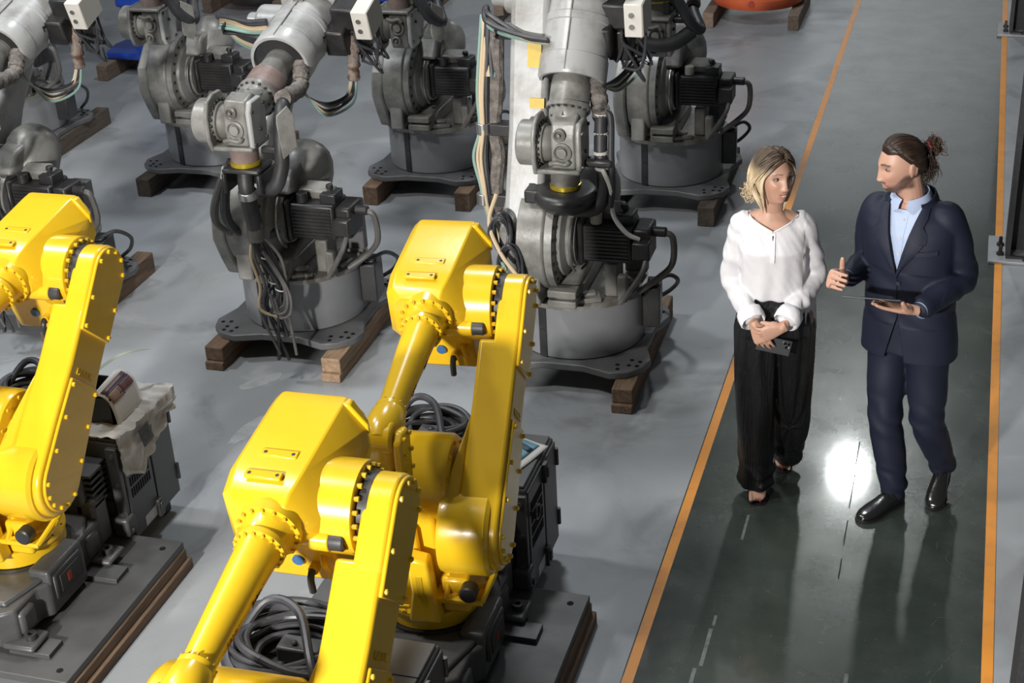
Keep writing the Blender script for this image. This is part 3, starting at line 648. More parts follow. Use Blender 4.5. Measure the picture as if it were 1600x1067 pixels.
# ------------------------------------------------------------------ yellow robots on steel plates
def yellow_robot(label, loc, yaw, group):
    t = thing('yellow_robot', label, 'robot', loc, 0, group)
    YP = 'yellow_paint'
    # ---- dark base casting
    b = MB()
    b.prism([(-.24, -.30), (-.16, -.36), (.16, -.36), (.22, -.31), (.22, -.16), (.255, -.12), (.255, .14), (.21, .18), (.21, .34), (.17, .40), (-.17, .40), (-.24, .34)], 'z', .165, .325)
    b.prism([(-.17, -.30), (.17, -.30), (.23, -.1), (.23, .2), (.15, .36), (-.15, .36), (-.2, .2), (-.2, -.1)], 'z', .32, .345)
    b.box(.16, .258, -.115, .135, .30, .375); bo = b.build('base_casting', 'cast_dark', t, .022, seg=3)
    for (x, y) in ((.25, -.30), (.25, .30), (-.25, -.30), (-.25, .30)):
        f = MB(); f.M = Matrix.Translation((x, y, 0)); f.box(-.09, .055, -.065, .065, .163, .19); f.build('foot', 'cast_dark', bo, .012)
        f = MB(); f.M = Matrix.Translation((x + .01, y, 0)); f.lathe([(.024, .19), (.024, .215), (.012, .215), (.012, .20), (.0001, .20)], n=18); f.build('foot_bolt', 'dark_steel', bo)
    for (x, y, w) in ((.21, -.25, .05), (.195, .27, .05), (-.2, -.25, .05)):
        f = MB(); f.box(x - .05, x + .03, y - w, y + w, .19, .30); f.build('corner_rib', 'cast_dark', bo, .018)
    f = MB(); f.box(.25, .268, -.09, .11, .225, .345); f.build('side_cover', 'black_plastic', bo, .01)
    f = MB(); f.box(.266, .272, -.06, .08, .245, .325); f.build('side_panel', 'cabinet_dark', bo, .004)
    f = MB(); f.box(.272, .2735, -.01, .015, .265, .305); f.build('cover_sticker', 'print_red', bo)
    f = MB(); f.box(-.14, .16, .34, .46, .20, .52); f.box(.10, .20, .34, .455, .17, .40); f.build('rear_neck', 'cast_dark', bo, .02)
    for k in range(6):
        f = MB(); f.box(-.1, .2, .36, .46, .37 + k * .03, .382 + k * .03); f.build('rear_fin', 'cabinet_dark', bo)
    # ---- turntable, J1 at (0,.08)
    Yw = Matrix.Rotation(yaw, 4, 'Z')
    def mb(): q = MB(); q.M = Yw.copy(); return q
    J1 = (0, .08, 0)
    q = mb(); q.lathe([(.21, .343), (.21, .352)], (0, .08, 0), n=48); q.build('bearing_gap', 'black_plastic', t)
    q = mb(); q.lathe([(.175, .350), (.192, .356), (.192, .412), (.20, .415), (.20, .430), (.15, .435)], (0, .08, 0), n=56); tt = q.build('turntable', YP, t)
    q = mb(); q.bolts((0, .08, .43), (0, 0, 1), .186, 14, .006, .002); q.build('turntable_holes', 'bolt_dark', tt, kind='stuff')
    q = mb()
    q.prism([(-.22, .43), (.08, .43), (.08, .56), (.055, .90), (-.28, .90), (-.27, .60)], 'y', -.04, .24)
    q.prism([(-.20, .43), (.03, .43), (.0, .80), (-.19, .80)], 'y', -.09, -.04)
    q.build('turret', YP, t, .018)
    q = mb(); q.prism([(-.03, .43), (.095, .43), (.075, .52), (.06, .70), (-.02, .72), (-.01, .56)], 'y', -.165, -.09); q.build('turret_rib', YP, t, .012)
    q = mb(); q.prism([(.015, .55), (.04, .55), (.035, .64), (.012, .64)], 'y', -.168, -.164); q.build('rib_slot', 'yellow_worn', t)
    q = mb(); q.box(-.19, -.03, -.142, -.128, .47, .485); q.cyl((-.05, -.14, .46), (-.05, -.15, .46), .012); q.build('cover_edge', YP, t, .004)
    # J2 body
    q = mb(); q.lathe([(.12, -.34), (.15, -.33), (.165, -.31), (.165, .10), (.155, .115), (.12, .12)], (0, .11, .905), (1, 0, 0), 56); jb = q.build('shoulder_drum', YP, t)
    q = mb(); q.bolts((.116, .11, .905), (1, 0, 0), .138, 10, .008, .008); q.build('drum_bolts', 'yellow_worn', jb, kind='stuff')
    # truss bracket low on the right with round black cap
    q = mb(); q.box(.06, .25, -.13, .03, .50, .522); q.build('bracket_shelf', YP, t, .006)
    for (a, c) in (((.10, -.125, .52), (.245, -.02, .52)), ((.245, -.12, .515), (.285, .03, .60)), ((.24, .02, .52), (.285, .03, .60)), ((.25, -.06, .52), (.275, -.01, .57)), ((.11, -.12, .52), (.11, -.04, .60))):
        q = mb(); q.tube([a, c], .011, 6, 1); q.build('bracket_strut', YP, t)
    q = mb(); q.lathe([(.034, 0), (.034, .045), (.028, .05), (.0001, .05)], (.20, -.10, .56), (0, -1, 0), 28); q.build('motor_cap', 'black_plastic', t)
    q = mb(); q.box(.08, .19, -.09, .05, .43, .585); q.build('bracket_body', YP, t, .015)
    # ---- upper arm, leaning back
    J2 = Vector((0, .016, .748)); J3 = Vector((0, .608, 1.386)); a = (J3 - J2); L = a.length; a.normalize(); n = Vector((0, -a.z, a.y))
    def P(u, v): p = J2 + a * u + n * v; return (p.y, p.z)
    def arc(c, r, a0, a1, k=14): return [P(c + r * math.cos(a0 + (a1 - a0) * i / k), r * math.sin(a0 + (a1 - a0) * i / k)) for i in range(k + 1)]
    q = mb(); q.lathe([(.10, .085), (.168, .095), (.172, .11), (.172, .27), (.16, .285), (.10, .29)], J2, (1, 0, 0), 56); q.build('arm_lower_hub', YP, t)
    q = mb()
    lo = arc(0, .150, R(90), R(270)); up = arc(L, .118, R(-90), R(90))
    q.prism(lo + [P(.25, -.125), P(.45, -.112), P(.70, -.112), P(.70, .112), P(.45, .115), P(.25, .135)], 'x', .165, .318)
    arm = q.build('upper_arm', YP, t, .014, seg=3)
    q = mb(); q.prism([P(.66, -.112)] + up + [P(.66, .112)], 'x', .222, .318); q.build('arm_fork', YP, t, .012, seg=3)
    q = mb(); q.rings([[(.10, *p) for p in arc(0, .168, R(90), R(270)) + [P(.08, -.165), P(.08, .165)]], [(.168, *p) for p in arc(0, .150, R(90), R(270)) + [P(.42, -.112), P(.42, .114)]]]); q.build('arm_flare', YP, t, .012)
    lc = arc(0, .128, R(90), R(270)) + [P(.20, -.118), P(.40, -.100), P(.40, .100), P(.20, .118)]
    q = mb(); q.prism(lc, 'x', .316, .330); lco = q.build('lower_cover', YP, t, .005)
    uc = arc(L, .112, R(-90), R(90)) + [P(.60, .109), P(.60, -.109)]
    q = mb(); q.prism(uc, 'x', .316, .330); uco = q.build('upper_cover', YP, t, .005)
    bm_ = MB(); bm_.lathe([(.0095, 0), (.0095, .009), (.006, .012), (.0001, .012)], (0, 0, 0), (1, 0, 0), 8); bolt = bm_.mesh('bolt')
    def put(par, u, v):
        p = J2 + a * u + n * v
        o = link('bolt', bolt, YP, par); o.matrix_local = Yw @ Matrix.Translation((.329, p.y, p.z))
    for ang in (-75, -35, 0, 35, 75): put(uco, L + .095 * math.cos(R(ang)), .095 * math.sin(R(ang)))
    for u_ in (.62, .74): put(uco, u_, .092); put(uco, u_, -.092)
    for ang in (110, 140, 165, 195, 220, 250): put(lco, .11 * math.cos(R(ang)), .11 * math.sin(R(ang)))
    for u_ in (.10, .24, .375): put(lco, u_, .098 if u_ < .2 else .088); put(lco, u_, -.098 if u_ < .2 else -.088)
    q3 = Matrix.Rotation(0, 4, 'X')
    pt = J2 + a * .435
    TM = Yw @ basis((.3185, pt.y, pt.z), (0, -n.y, -n.z), tuple(a))
    text('FANUC', 'arm_lettering', .040, .003, YP, arm, TM)
    # ---- forearm assembly
    O = Vector((-.035, .34, 1.394)); f = Vector((0, -.983, -.18)).normalized(); u = Vector((0, f.z, -f.y)); 
    if u.z < 0: u = -u
    Fm = Matrix((Vector((-1, 0, 0)), f, u)).transposed().to_4x4(); Fm.translation = O      # NB x flipped so the frame stays right-handed
    def fb(): q = MB(); q.M = Yw @ Fm @ Matrix.Diagonal((-1, 1, 1, 1)); return q
    def sec(t_, xl, x1, x2, zt, zc, zl, zr, k=.03):
        return [(xl, t_, zt - k), (xl + k, t_, zt), (x1, t_, zt), (x2, t_, zc), (x2, t_, zr + .05), (x2 - .05, t_, zr), (xl + .07, t_, zl), (xl, t_, zl + .07)]
    q = fb()
    q.rings([sec(-.56, -.145, .095, .12, .122, .09, -.11, -.10), sec(-.545, -.15, .098, .15, .128, .07, -.14, -.11), sec(-.50, -.152, .095, .165, .130, .04, -.15, -.11), sec(-.20, -.160, .085, .165, .132, .03, -.16, -.10), sec(-.12, -.158, .065, .140, .108, .01, -.165, -.10), sec(-.085, -.125, .06, .10, .085, .0, -.14, -.09)])
    hd = q.build('forearm_head', YP, t, .005, seg=2)
    q = fb(); q.prism([(.075, -.54), (.10, -.545), (.17, -.515), (.165, -.50), (.08, -.50)], 'z', .06, .128); 
    q = fb(); q.rings([[(.085, -.555, .122), (.115, -.555, .122), (.165, -.53, .06), (.165, -.53, .02), (.10, -.53, .02)], [(.085, -.515, .131), (.115, -.515, .127), (.172, -.505, .058), (.172, -.505, .02), (.10, -.505, .02)]]); q.build('head_lip', YP, t, .006)
    for t0, x0 in ((-.26, -.02), (-.165, -.035)):
        q = fb(); q.box(x0 - .055, x0 + .065, t0 - .017, t0 + .017, .125, .1365); po = q.build('mount_pad', YP, t, .004)
        q = fb()
        for dx in (-.04, .05): q.cyl((x0 + dx, t0, .1365), (x0 + dx, t0, .1375), .006, n=10)
        q.build('pad_holes', 'bolt_dark', po, kind='stuff')
    q = fb(); q.lathe([(.100, -.11), (.100, -.085), (.100, -.064), (.086, -.062), (.076, -.03), (.074, -.010), (.080, -.008), (.080, .012), (.068, .016)], (0, 0, 0), (0, 1, 0), 48); cl = q.build('forearm_collar', YP, t)
    q = fb(); q.bolts((0, -.064, 0), (0, 1, 0), .093, 16, .0068, .010); q.bolts((0, .012, 0), (0, 1, 0), .0735, 16, .0062, .010); q.build('collar_bolts', 'yellow_worn', cl, kind='stuff')
    for ang in range(0, 360, 36):
        pass
    q = fb(); q.lathe([(.069, .014), (.065, .05), (.057, .25), (.049, .43), (.048, .455), (.057, .458), (.057, .475)], (0, 0, 0), (0, 1, 0), 48); ft = q.build('forearm_tube', YP, t)
    q = fb(); q.bolts((0, .456, 0), (0, -1, 0), .054, 12, .004, .006); q.build('tube_bolts', 'yellow_worn', ft, kind='stuff')
    def side_text(s, t_, size, m_):
        r_ = .0675 - .042 * t_; an = R(12)
        p = Vector((r_ * math.cos(an), t_, -r_ * math.sin(an)))
        nrm = Vector((math.cos(an), 0, -math.sin(an)))
        W3 = Fm @ Matrix.Diagonal((-1, 1, 1, 1))
        pw = W3 @ p; nw = (W3.to_3x3() @ nrm); xw = -f
        M = basis(pw, xw, nw.cross(xw)); 
        text(s, 'arm_print', size, .0006, m_, ft, Yw @ M)
    side_text('Robot M-', .16, .026, 'print_dark'); side_text('FANUC', .32, .030, 'print_red')
    # J3 boss between head and arm
    q = mb(); q.lathe([(.13, .06), (.148, .075), (.148, .198), (.142, .202), (.118, .202), (.118, .24)], (0, J3.y, J3.z), (1, 0, 0), 56); jo = q.build('elbow_boss', YP, t)
    q = mb(); q.bolts((.201, J3.y, J3.z), (1, 0, 0), .133, 20, .0085, .016); q.build('elbow_bolts', 'yellow_worn', jo, kind='stuff')
    q = mb(); q.lathe([(.1195, .204), (.1195, .238)], (0, J3.y, J3.z), (1, 0, 0), 40, False); q.build('elbow_gap', 'bolt_dark', jo)
    q = mb(); q.cyl((.02, .475, 1.348), (.130, .475, 1.348), .036); q.build('stop_boss', YP, t, .004)
    q = mb(); q.lathe([(.027, .130), (.028, .133), (.028, .172), (.023, .178), (.0001, .172)], (0, .468, 1.350), (1, 0, 0), 20); q.build('stop_bumper', 'rubber', t)
    q = fb(); q.prism([(.075, -.10), (.115, -.10), (.118, -.125), (.118, -.16), (.078, -.16)], 'z', -.045, .02); q.build('head_bracket', YP, t, .006)
    # connector panel under the head
    q = fb(); q.rings([[(-.12, -.15, -.08), (.14, -.15, -.08), (.14, -.50, -.08), (-.12, -.50, -.08)], [(-.10, -.18, -.315), (.15, -.18, -.315), (.15, -.48, -.28), (-.10, -.48, -.28)]]); po = q.build('connector_panel', YP, t, .012)
    pm = lambda x, z: Vector((x, -.15 - (-.08 - z) * .13, z))
    q = fb(); p = pm(.015, -.215); q.cyl(p + Vector((0, -.02, 0)), p + Vector((0, .012, 0)), .019, n=20); q.build('panel_plug', 'plug_blue', po)
    q = fb(); p = pm(.065, -.235); q.tube([p, p + Vector((0, .03, 0)), p + Vector((0, .05, -.02)), p + Vector((-.002, .05, -.07))], .012, 8); q.build('panel_cable', 'black_plastic', po)
    q = fb(); p = pm(.10, -.20); q.tube([p + Vector((.0, 0, .01)), p + Vector((.015, .03, .0)), p + Vector((.02, .02, -.03))], .010, 8); q.cyl(pm(.068, -.235), pm(.068, -.235) + Vector((0, .03, 0)), .017); q.build('panel_fitting', YP, po)
    # ---- wrist
    q = fb(); q.lathe([(.056, .472), (.064, .50), (.068, .56), (.06, .60), (.04, .63), (.0001, .64)], (0, 0, 0), (0, 1, 0), 40); q.build('wrist_neck', YP, t)
    Wc = O + f * .585
    q = mb(); q.cyl((Wc.x - .066, Wc.y, Wc.z - .01), (Wc.x + .05, Wc.y, Wc.z - .01), .062, n=36)
    q.rings([[(Wc.x - .06 * math.cos(k * PI / 8) * s_, Wc.y + .055 * math.sin(k * PI / 8) * s_, z_) for k in range(16)] for z_, s_ in ((Wc.z, 1.), (Wc.z - .07, .98), (Wc.z - .12, .9), (Wc.z - .14, .7))])
    q.build('wrist_body', YP, t, .012)
    q = mb(); cy, cz = Wc.y, Wc.z - .035
    q.prism([(cy - .055, cz + .03), (cy - .02, cz + .06), (cy + .03, cz + .055), (cy + .058, cz + .01), (cy + .05, cz - .17), (cy + .02, cz - .19), (cy - .05, cz - .18)], 'x', Wc.x + .05, Wc.x + .085); wc = q.build('wrist_cover', YP, t, .010)
    for (y, z) in ((-.03, .035), (.03, .03), (.04, -.04), (.038, -.11), (-.035, -.10), (-.035, -.03), (0, -.165)):
        o = link('bolt', bolt, YP, wc); o.matrix_local = Yw @ Matrix.Translation((Wc.x + .084, cy + y, cz + z))
    q = mb(); q.lathe([(.055, 0), (.055, -.03), (.046, -.035), (.046, -.06), (.0001, -.06)], (Wc.x, Wc.y, Wc.z - .135), (0, 0, 1), 32); q.build('tool_flange', 'steel', t)
    return t

def plate_set(loc, who, group):
    x, y = loc
    p = MB().box(-.62, .505, -.46, .51, .105, .140).build('steel_plate', 'steel_plate', None, .003)
    p.location = (x, y, 0); tag(p, 'dark grey steel base plate under ' + who, 'plate', 'steel plates under the yellow robots')
    for (a, c) in ((.44, .44), (.44, -.40), (-.56, .44), (-.56, -.40)):
        MB().cyl((a, c, .1395), (a, c, .1412), .014, n=14).build('hole', 'print_dark', p)
    for (a, c) in ((.29, -.30), (.30, .21), (-.27, -.30), (-.27, .22)):
        o = MB().box(a - .11, a + .075, c - .05, c + .05, .139, .162).build('foot_pad', 'steel_plate', p, .002)
    for sx, side in ((.475, 'right'), (-.57, 'left')):
        timber('lower rough timber under the %s edge of the plate of %s' % (side, who), x + sx + .012 * (1 if sx > 0 else -1), y - .46 + .49 + .015, y + .54, .07, 0, .052, 'timber', TG) if False else None
        for nm, z0, z1, dx in (('lower', 0, .052, .016), ('upper', .052, .105, .0)):
            s = 1 if sx > 0 else -1
            timber('%s timber on the %s side below %s' % (nm, side, who), x + sx + s * dx, y - .455, y + (.525 if nm == 'lower' else .512), .075, z0, z1, 'timber', TG, 0)

def cabinet(loc, label, group, eye=True):
    x, y = loc
    t = thing('control_cabinet', label, 'cabinet', (x, y, 0), 0, group)
    X0, X1, Y0, Y1, Z0, Z1 = -.43, .245, .53, .955, .085, .60
    MB().box(X0, X1, Y0, Y1, Z0, Z1).build('cabinet_body', 'cabinet_grey', t, .008)
    for a in (X0 + .05, X1 - .07):
        for c in (Y0 + .06, Y1 - .06): MB().box(a - .03, a + .03, c - .03, c + .03, 0, Z0 + .005).build('cabinet_foot', 'cabinet_dark', t, .005)
    d = MB().box(X1 - .004, X1 + .010, Y0 + .235, Y1 - .006, Z0 + .012, Z1 - .015).build('side_door', 'cabinet_grey', t, .004)
    MB().box(X1 - .004, X1 + .008, Y0 + .01, Y0 + .225, Z0 + .012, Z1 - .015).build('vent_panel', 'cabinet_grey', t, .004)
    for r_ in range(4):
        for k in range(9):
            yy = Y0 + .035 + k * .019
            MB().box(X1 + .0075, X1 + .0095, yy, yy + .011, .30 + r_ * .058 , .30 + r_ * .058 + .045).build('vent_slot', 'print_dark', t)
    MB().box(X0 + .01, X1 - .01, Y0 + .01, Y1 - .01, Z1 - .002, Z1 + .012).build('cabinet_lid', 'cabinet_grey', t, .005)
    MB().box(X0 + .01, X1 - .01, Y0 + .226, Y0 + .230, Z1 + .011, Z1 + .0135).build('lid_seam', 'print_dark', t)
    for (yy, zz) in ((Y0 + .23, Z1 - .05), (Y0 + .22, Z0 + .05)):
        MB().box(X1 + .006, X1 + .028, yy - .02, yy + .02, zz - .045, zz + .045).box(X1 + .02, X1 + .036, yy - .012, yy + .012, zz - .02, zz + .03).build('latch', 'dark_steel', t, .005)
    for zz in (Z1 - .09, Z0 + .12):
        MB().cyl((X1 + .012, Y1 - .004, zz - .04), (X1 + .012, Y1 - .004, zz + .04), .010, n=10).build('hinge', 'dark_steel', t)
    lr = MB(); lr.tube([(X1 + .03, Y0 + .055 + .03 * math.cos(k * PI / 8), Z1 - .13 + .03 * math.sin(k * PI / 8)) for k in range(17)], .006, 8, 1); lr.cyl((X1 + .006, Y0 + .03, Z1 - .13), (X1 + .035, Y0 + .03, Z1 - .13), .009)
    if eye: lr.build('lifting_eye', 'dark_steel', t)
    MB().box(X1 + .007, X1 + .0095, Y0 + .10, Y0 + .21, Z0 + .02, Z0 + .07).build('nameplate', 'label_white', t)
    # front: corner post, cooling fins
    MB().box(X1 - .05, X1 + .004, Y0 - .022, Y0 + .004, Z0 + .10, Z1 - .02).build('corner_post', 'cabinet_grey', t, .004)
    for k in range(3): MB().cyl((X1 - .02, Y0 - .02, Z0 + .16 + k * .15), (X1 - .02, Y0 - .028, Z0 + .16 + k * .15), .010, n=10).build('post_screw', 'steel', t)
    for k in range(7): MB().box(X0 + .05, X1 - .07, Y0 - .06, Y0 + .004, Z1 - .09 - k * .028, Z1 - .078 - k * .028).build('cooling_fin', 'cabinet_dark', t, .003)
    pf = MB().box(X0 + .05, X1 - .06, Y0 - .016, Y0 + .004, Z0 + .03, Z1 - .30).build('perforated_panel', 'cabinet_grey', t)
    lg = MB(); lg.box(X1 - .06, X1 + .02, Y0 - .06, Y0 + .02, .146, .24); lg.build('mount_lug', 'cast_dark', t, .012)
    MB().cyl((X1 + .018, Y0 - .02, .17), (X1 + .028, Y0 - .02, .17), .013, n=10).build('lug_bolt', 'dark_steel', t)
    return t

def coil(loc, label, r0, seed, loops=11, ry=.8):
    t = thing('cable_coil', label, 'cable', loc, 0, 'coiled cables on the cabinets')
    rr = random.Random(seed)
    for k in range(loops):
        r_ = r0 * rr.uniform(.62, 1.05); ph = rr.uniform(0, 6.28); tilt = rr.uniform(-.10, .10); z = .014 + .13 * (k / loops) ** 1.1 * rr.uniform(.7, 1)
        ox, oy = rr.uniform(-.03, .03), rr.uniform(-.03, .03)
        n = 20; turns = rr.choice((1, 1.0, 1.05))
        pts = []
        for j in range(n + 1):
            a = ph + 2 * PI * turns * j / n
            q = 1 + .05 * math.sin(3 * a + ph)
            pts.append((ox + r_ * q * math.cos(a), oy + r_ * ry * q * math.sin(a), max(.013, z + tilt * r_ * math.sin(a + ph) + .012 * math.sin(2 * a + k))))
        MB().tube(pts, .0125 if k % 3 else .0155, 9, 3).build('cable_loop', 'cable_black' if k % 2 else 'rubber', t)
    MB().tube([(-r0 * .95, -.02, .05), (-r0 * .6, .10, .16), (0, .06, .17), (r0 * .5, -.12, .12), (r0 * .75, -.2, .03)], .016, 9).build('cable_end', 'cable_black', t)
    b = MB(); b.box(-.06, .10, -.03, .05, .012, .075); b.cyl((.0, .0, .075), (.0, .0, .09), .012); b.build('connector', 'cabinet_grey', t, .01)
    return t

AX = Vector((-1.80, 4.32, 0)); OFF1 = Vector((-1.85, -.02, 0)); OFF3 = Vector((-.02, -1.42, 0))
YG = 'yellow robots on steel plates'
yellow_robot('yellow robot arm at the left picture edge in front of the newspaper-covered cabinet', AX + OFF1, R(.5), YG)
yellow_robot('yellow robot arm in the centre, nearest the walkway, with its whole base in view', AX, R(5), YG)
yellow_robot('front yellow robot arm, its base cut off by the bottom picture edge', AX + OFF3, R(1.2), YG)
for o_, who in ((OFF1, 'the leftmost yellow robot'), (Vector(), 'the centre yellow robot'), (OFF3, 'the front yellow robot')):
    plate_set((AX.x + o_.x, AX.y + o_.y), who, None)
CG = 'grey control cabinets behind the yellow robots'
cabinet((AX.x + OFF1.x, AX.y + OFF1.y), 'grey control cabinet covered by newspaper behind the leftmost yellow robot', CG, eye=False)
cabinet((AX.x, AX.y), 'grey control cabinet with a blue brochure on its lid', CG)
cabinet((AX.x + OFF3.x, AX.y + OFF3.y), 'grey control cabinet behind the front yellow robot, under a big cable coil', CG)
coil((AX.x + OFF1.x - .255, AX.y + OFF1.y + .74, .616), 'black cable coil on the newspaper-covered cabinet', .19, 1)
coil((AX.x - .23, AX.y + .76, .616), 'black cable coil on the cabinet with the brochure', .19, 5)
coil((AX.x + OFF3.x - .20, AX.y + OFF3.y + .74, .616), 'big black cable coil behind the front yellow arm', .23, 9, 14)
# ------------------------------------------------------------------ people
def vmat(name, rough=.5, sss=.0, sheen=0., bump=0, bscale=200, stretch=None, alpha=1.0, spec=.5, coat=0):
    m = bpy.data.materials.new(name); m.use_nodes = True; MAT[name] = m
    nd = m.node_tree.nodes; lk = m.node_tree.links; b = nd['Principled BSDF']
    at = nd.new('ShaderNodeAttribute'); at.attribute_name = 'Col'; lk.new(at.outputs['Color'], b.inputs['Base Color'])
    b.inputs['Roughness'].default_value = rough; b.inputs['Specular IOR Level'].default_value = spec
    b.inputs['Subsurface Weight'].default_value = sss; b.inputs['Subsurface Radius'].default_value = (.012, .005, .003); b.inputs['Subsurface Scale'].default_value = 1
    if bump:
        tc = nd.new('ShaderNodeTexCoord'); mp = nd.new('ShaderNodeMapping'); mp.inputs['Scale'].default_value = stretch or (1, 1, 1)
        n = nd.new('ShaderNodeTexNoise'); n.inputs['Scale'].default_value = bscale; n.inputs['Detail'].default_value = 3
        lk.new(tc.outputs['Object'], mp.inputs['Vector']); lk.new(mp.outputs['Vector'], n.inputs['Vector'])
        bp = nd.new('ShaderNodeBump'); bp.inputs['Strength'].default_value = bump; bp.inputs['Distance'].default_value = .004
        lk.new(n.outputs['Fac'], bp.inputs['Height']); lk.new(bp.outputs['Normal'], b.inputs['Normal'])
    return m
vmat('skin', .46, .10, bump=.08, bscale=300)
vmat('hair_mat', .42, bump=.5, bscale=60, spec=.35)
mat('suit_navy', (.0095, .012, .026), .62, c2=(.012, .015, .031), scale=6, bump=.06, bscale=600, spec=.3)
mat('suit_edge', (.009, .011, .022), .6)
mat('shirt_blue', (.42, .50, .68), .55, c2=(.38, .46, .64), scale=8, bump=.1, bscale=200)
mat('blouse_white', (.80, .79, .81), .52, c2=(.76, .75, .77), scale=10, bump=.25, bscale=22)
MAT['blouse_white'].node_tree.nodes['Principled BSDF'].inputs['Alpha'].default_value = .76
mat('cuff_white', (.80, .79, .81), .52, c2=(.74, .73, .75), scale=20, bump=.3, bscale=40)
mat('cami_white', (.78, .77, .78), .55)
mat('satin_black', (.005, .005, .0055), .30, c2=(.009, .009, .0095), scale=8, bump=.7, bscale=16, stretch=(9, 9, .3), spec=.5)
mat('leather_black', (.010, .010, .010), .20, bump=.06, bscale=60, coat=.4)
mat('strap_black', (.012, .011, .011), .45)
mat('eye_white', (.46, .43, .41), .25); mat('iris_brown', (.05, .028, .015), .15); mat('nail_red', (.35, .01, .03), .25)
mat('tooth', (.75, .72, .66), .3)
mat('hair_tie', (.22, .012, .02), .6)
mat('phone_grey', (.045, .05, .052), .35); mat('lens_black', (.006, .006, .008), .1); mat('phone_rim', (.16, .16, .16), .3, .8)
mat('tablet_screen', (.01, .01, .012), .12); mat('tablet_back', (.05, .05, .052), .4, .6)

def fuse(mbs, voxel, it=6, fac=.5):
    me = mbs.mesh('tmp'); o = bpy.data.objects.new('tmp', me); TMP.collection.objects.link(o)
    r = o.modifiers.new('r', 'REMESH'); r.mode = 'VOXEL'; r.voxel_size = voxel; r.adaptivity = 0
    s = o.modifiers.new('s', 'SMOOTH'); s.factor = fac; s.iterations = it
    vl = TMP.view_layers[0]; vl.update()
    out = bpy.data.meshes.new_from_object(o.evaluated_get(vl.depsgraph))
    bpy.data.objects.remove(o); out.shade_smooth()
    return out
def limb(mb, pts, n=20, sub=5):
    P = [Vector(p[:3]) for p in pts]; rs = [p[3] for p in pts]
    m = len(P) - 1
    def rad(s):
        x = s * m; i = min(int(x), m - 1); t = x - i; t = t * t * (3 - 2 * t); return rs[i] * (1 - t) + rs[i + 1] * t
    mb.tube(P, rad, n, sub)
    mb.ball(P[0], rs[0] * .99, n=n, m=10); mb.ball(P[-1], rs[-1] * .99, n=n, m=10)
def loft(mb, secs, n=48, ex=2.4):
    """secs: (z, cx, cy, rx, ry)"""
    rs = []
    for (z, cx, cy, rx, ry) in secs:
        ring = []
        for k in range(n):
            a = 2 * PI * k / n; c, s = math.cos(a), math.sin(a)
            ring.append((cx + rx * math.copysign(abs(c) ** (2 / ex), c), cy + ry * math.copysign(abs(s) ** (2 / ex), s), z))
        rs.append(ring)
    mb.rings(rs)
def sec_at(secs, z):
    for a, b in zip(secs[:-1], secs[1:]):
        if a[0] <= z <= b[0]:
            t = (z - a[0]) / (b[0] - a[0]); return [a[i] * (1 - t) + b[i] * t for i in range(5)]
    return secs[0] if z < secs[0][0] else secs[-1]
def front_y(secs, x, z, ex=2.4, off=0.):
    _, cx, cy, rx, ry = sec_at(secs, z)
    q = min(.995, abs((x - cx) / rx)); return cy - ry * (1 - q ** ex) ** (1 / ex) - off

def hand(mb, w, d, s, b, size=1., curl=((10, 15, 10),) * 4, thumb=(35, 10, 15), tspread=40, spread=4.):
    """w wrist, d distal, s thumb side, b back of hand"""
    w = Vector(w); d = Vector(d).normalized(); s = Vector(s); s = (s - d * s.dot(d)).normalized(); b = Vector(b); b = (b - d * b.dot(d) - s * b.dot(s)).normalized()
    k = size
    rs = []
    for (t, wd, th, off) in ((-.02, .026, .019, 0), (.0, .027, .019, 0), (.025, .034, .018, .002), (.06, .041, .0155, .002), (.09, .041, .013, .0), (.1, .036, .010, 0)):
        ring = []
        for j in range(20):
            a = 2 * PI * j / 20; c, q = math.cos(a), math.sin(a)
            ring.append(w + d * t * k + s * (off + wd * math.copysign(abs(c) ** .8, c)) * k + b * th * math.copysign(abs(q) ** .8, q) * k)
        rs.append(ring)
    mb.rings(rs)
    # ball of the thumb
    mb.ball(w + d * .035 * k + s * .022 * k - b * .010 * k, .022 * k, n=14, m=10)
    for i, (y, ln, r0) in enumerate(((.030, .074, .0092), (.010, .082, .0095), (-.011, .076, .0090), (-.030, .060, .0080))):
        base = w + d * (.088 - (.004 if i in (0, 2) else .010 if i == 3 else 0)) * k + s * y * k
        ang = 0; p = base; pts = [(*(base - d * .02 * k), r0 * k * 1.05), (*base, r0 * k * 1.08)]
        fd0 = (d + s * math.tan(R(spread)) * (1.5 - i) * .66).normalized()
        for sg, (fr, cu) in enumerate(zip((.46, .30, .24), curl[i])):
            ang += cu
            fd = fd0 * math.cos(R(ang)) - b * math.sin(R(ang))
            p = p + fd * ln * fr * k
            pts.append((*p, r0 * k * (1.0 - .09 * (sg + 1))))
        P = [Vector(q[:3]) for q in pts]; rr = [q[3] for q in pts]; m = len(P) - 1
        mb.tube(P, lambda x, rr=rr, m=m: rr[min(int(x * m), m - 1)] * (1 - (x * m - min(int(x * m), m - 1))) + rr[min(int(x * m), m - 1) + 1] * (x * m - min(int(x * m), m - 1)), 12, 4)
        mb.ball(P[-1], rr[-1] * .98, n=12, m=8)
    tb = w + d * .022 * k + s * .026 * k - b * .006 * k
    a0 = R(tspread); td = d * math.cos(a0) + s * math.sin(a0) - b * math.sin(R(thumb[0])) * .5; td.normalize()
    p1 = tb + td * .030 * k; td2 = (td - b * math.sin(R(thumb[1])) + d * .0).normalized(); p2 = p1 + td2 * .022 * k; td3 = (td2 + d * math.sin(R(thumb[2])) * .3).normalized(); p3 = p2 + td3 * .016 * k
    limb(mb, [(*tb, .0135 * k), (*p1, .0115 * k), (*p2, .0112 * k), (*p3, .0090 * k)], 12, 4)

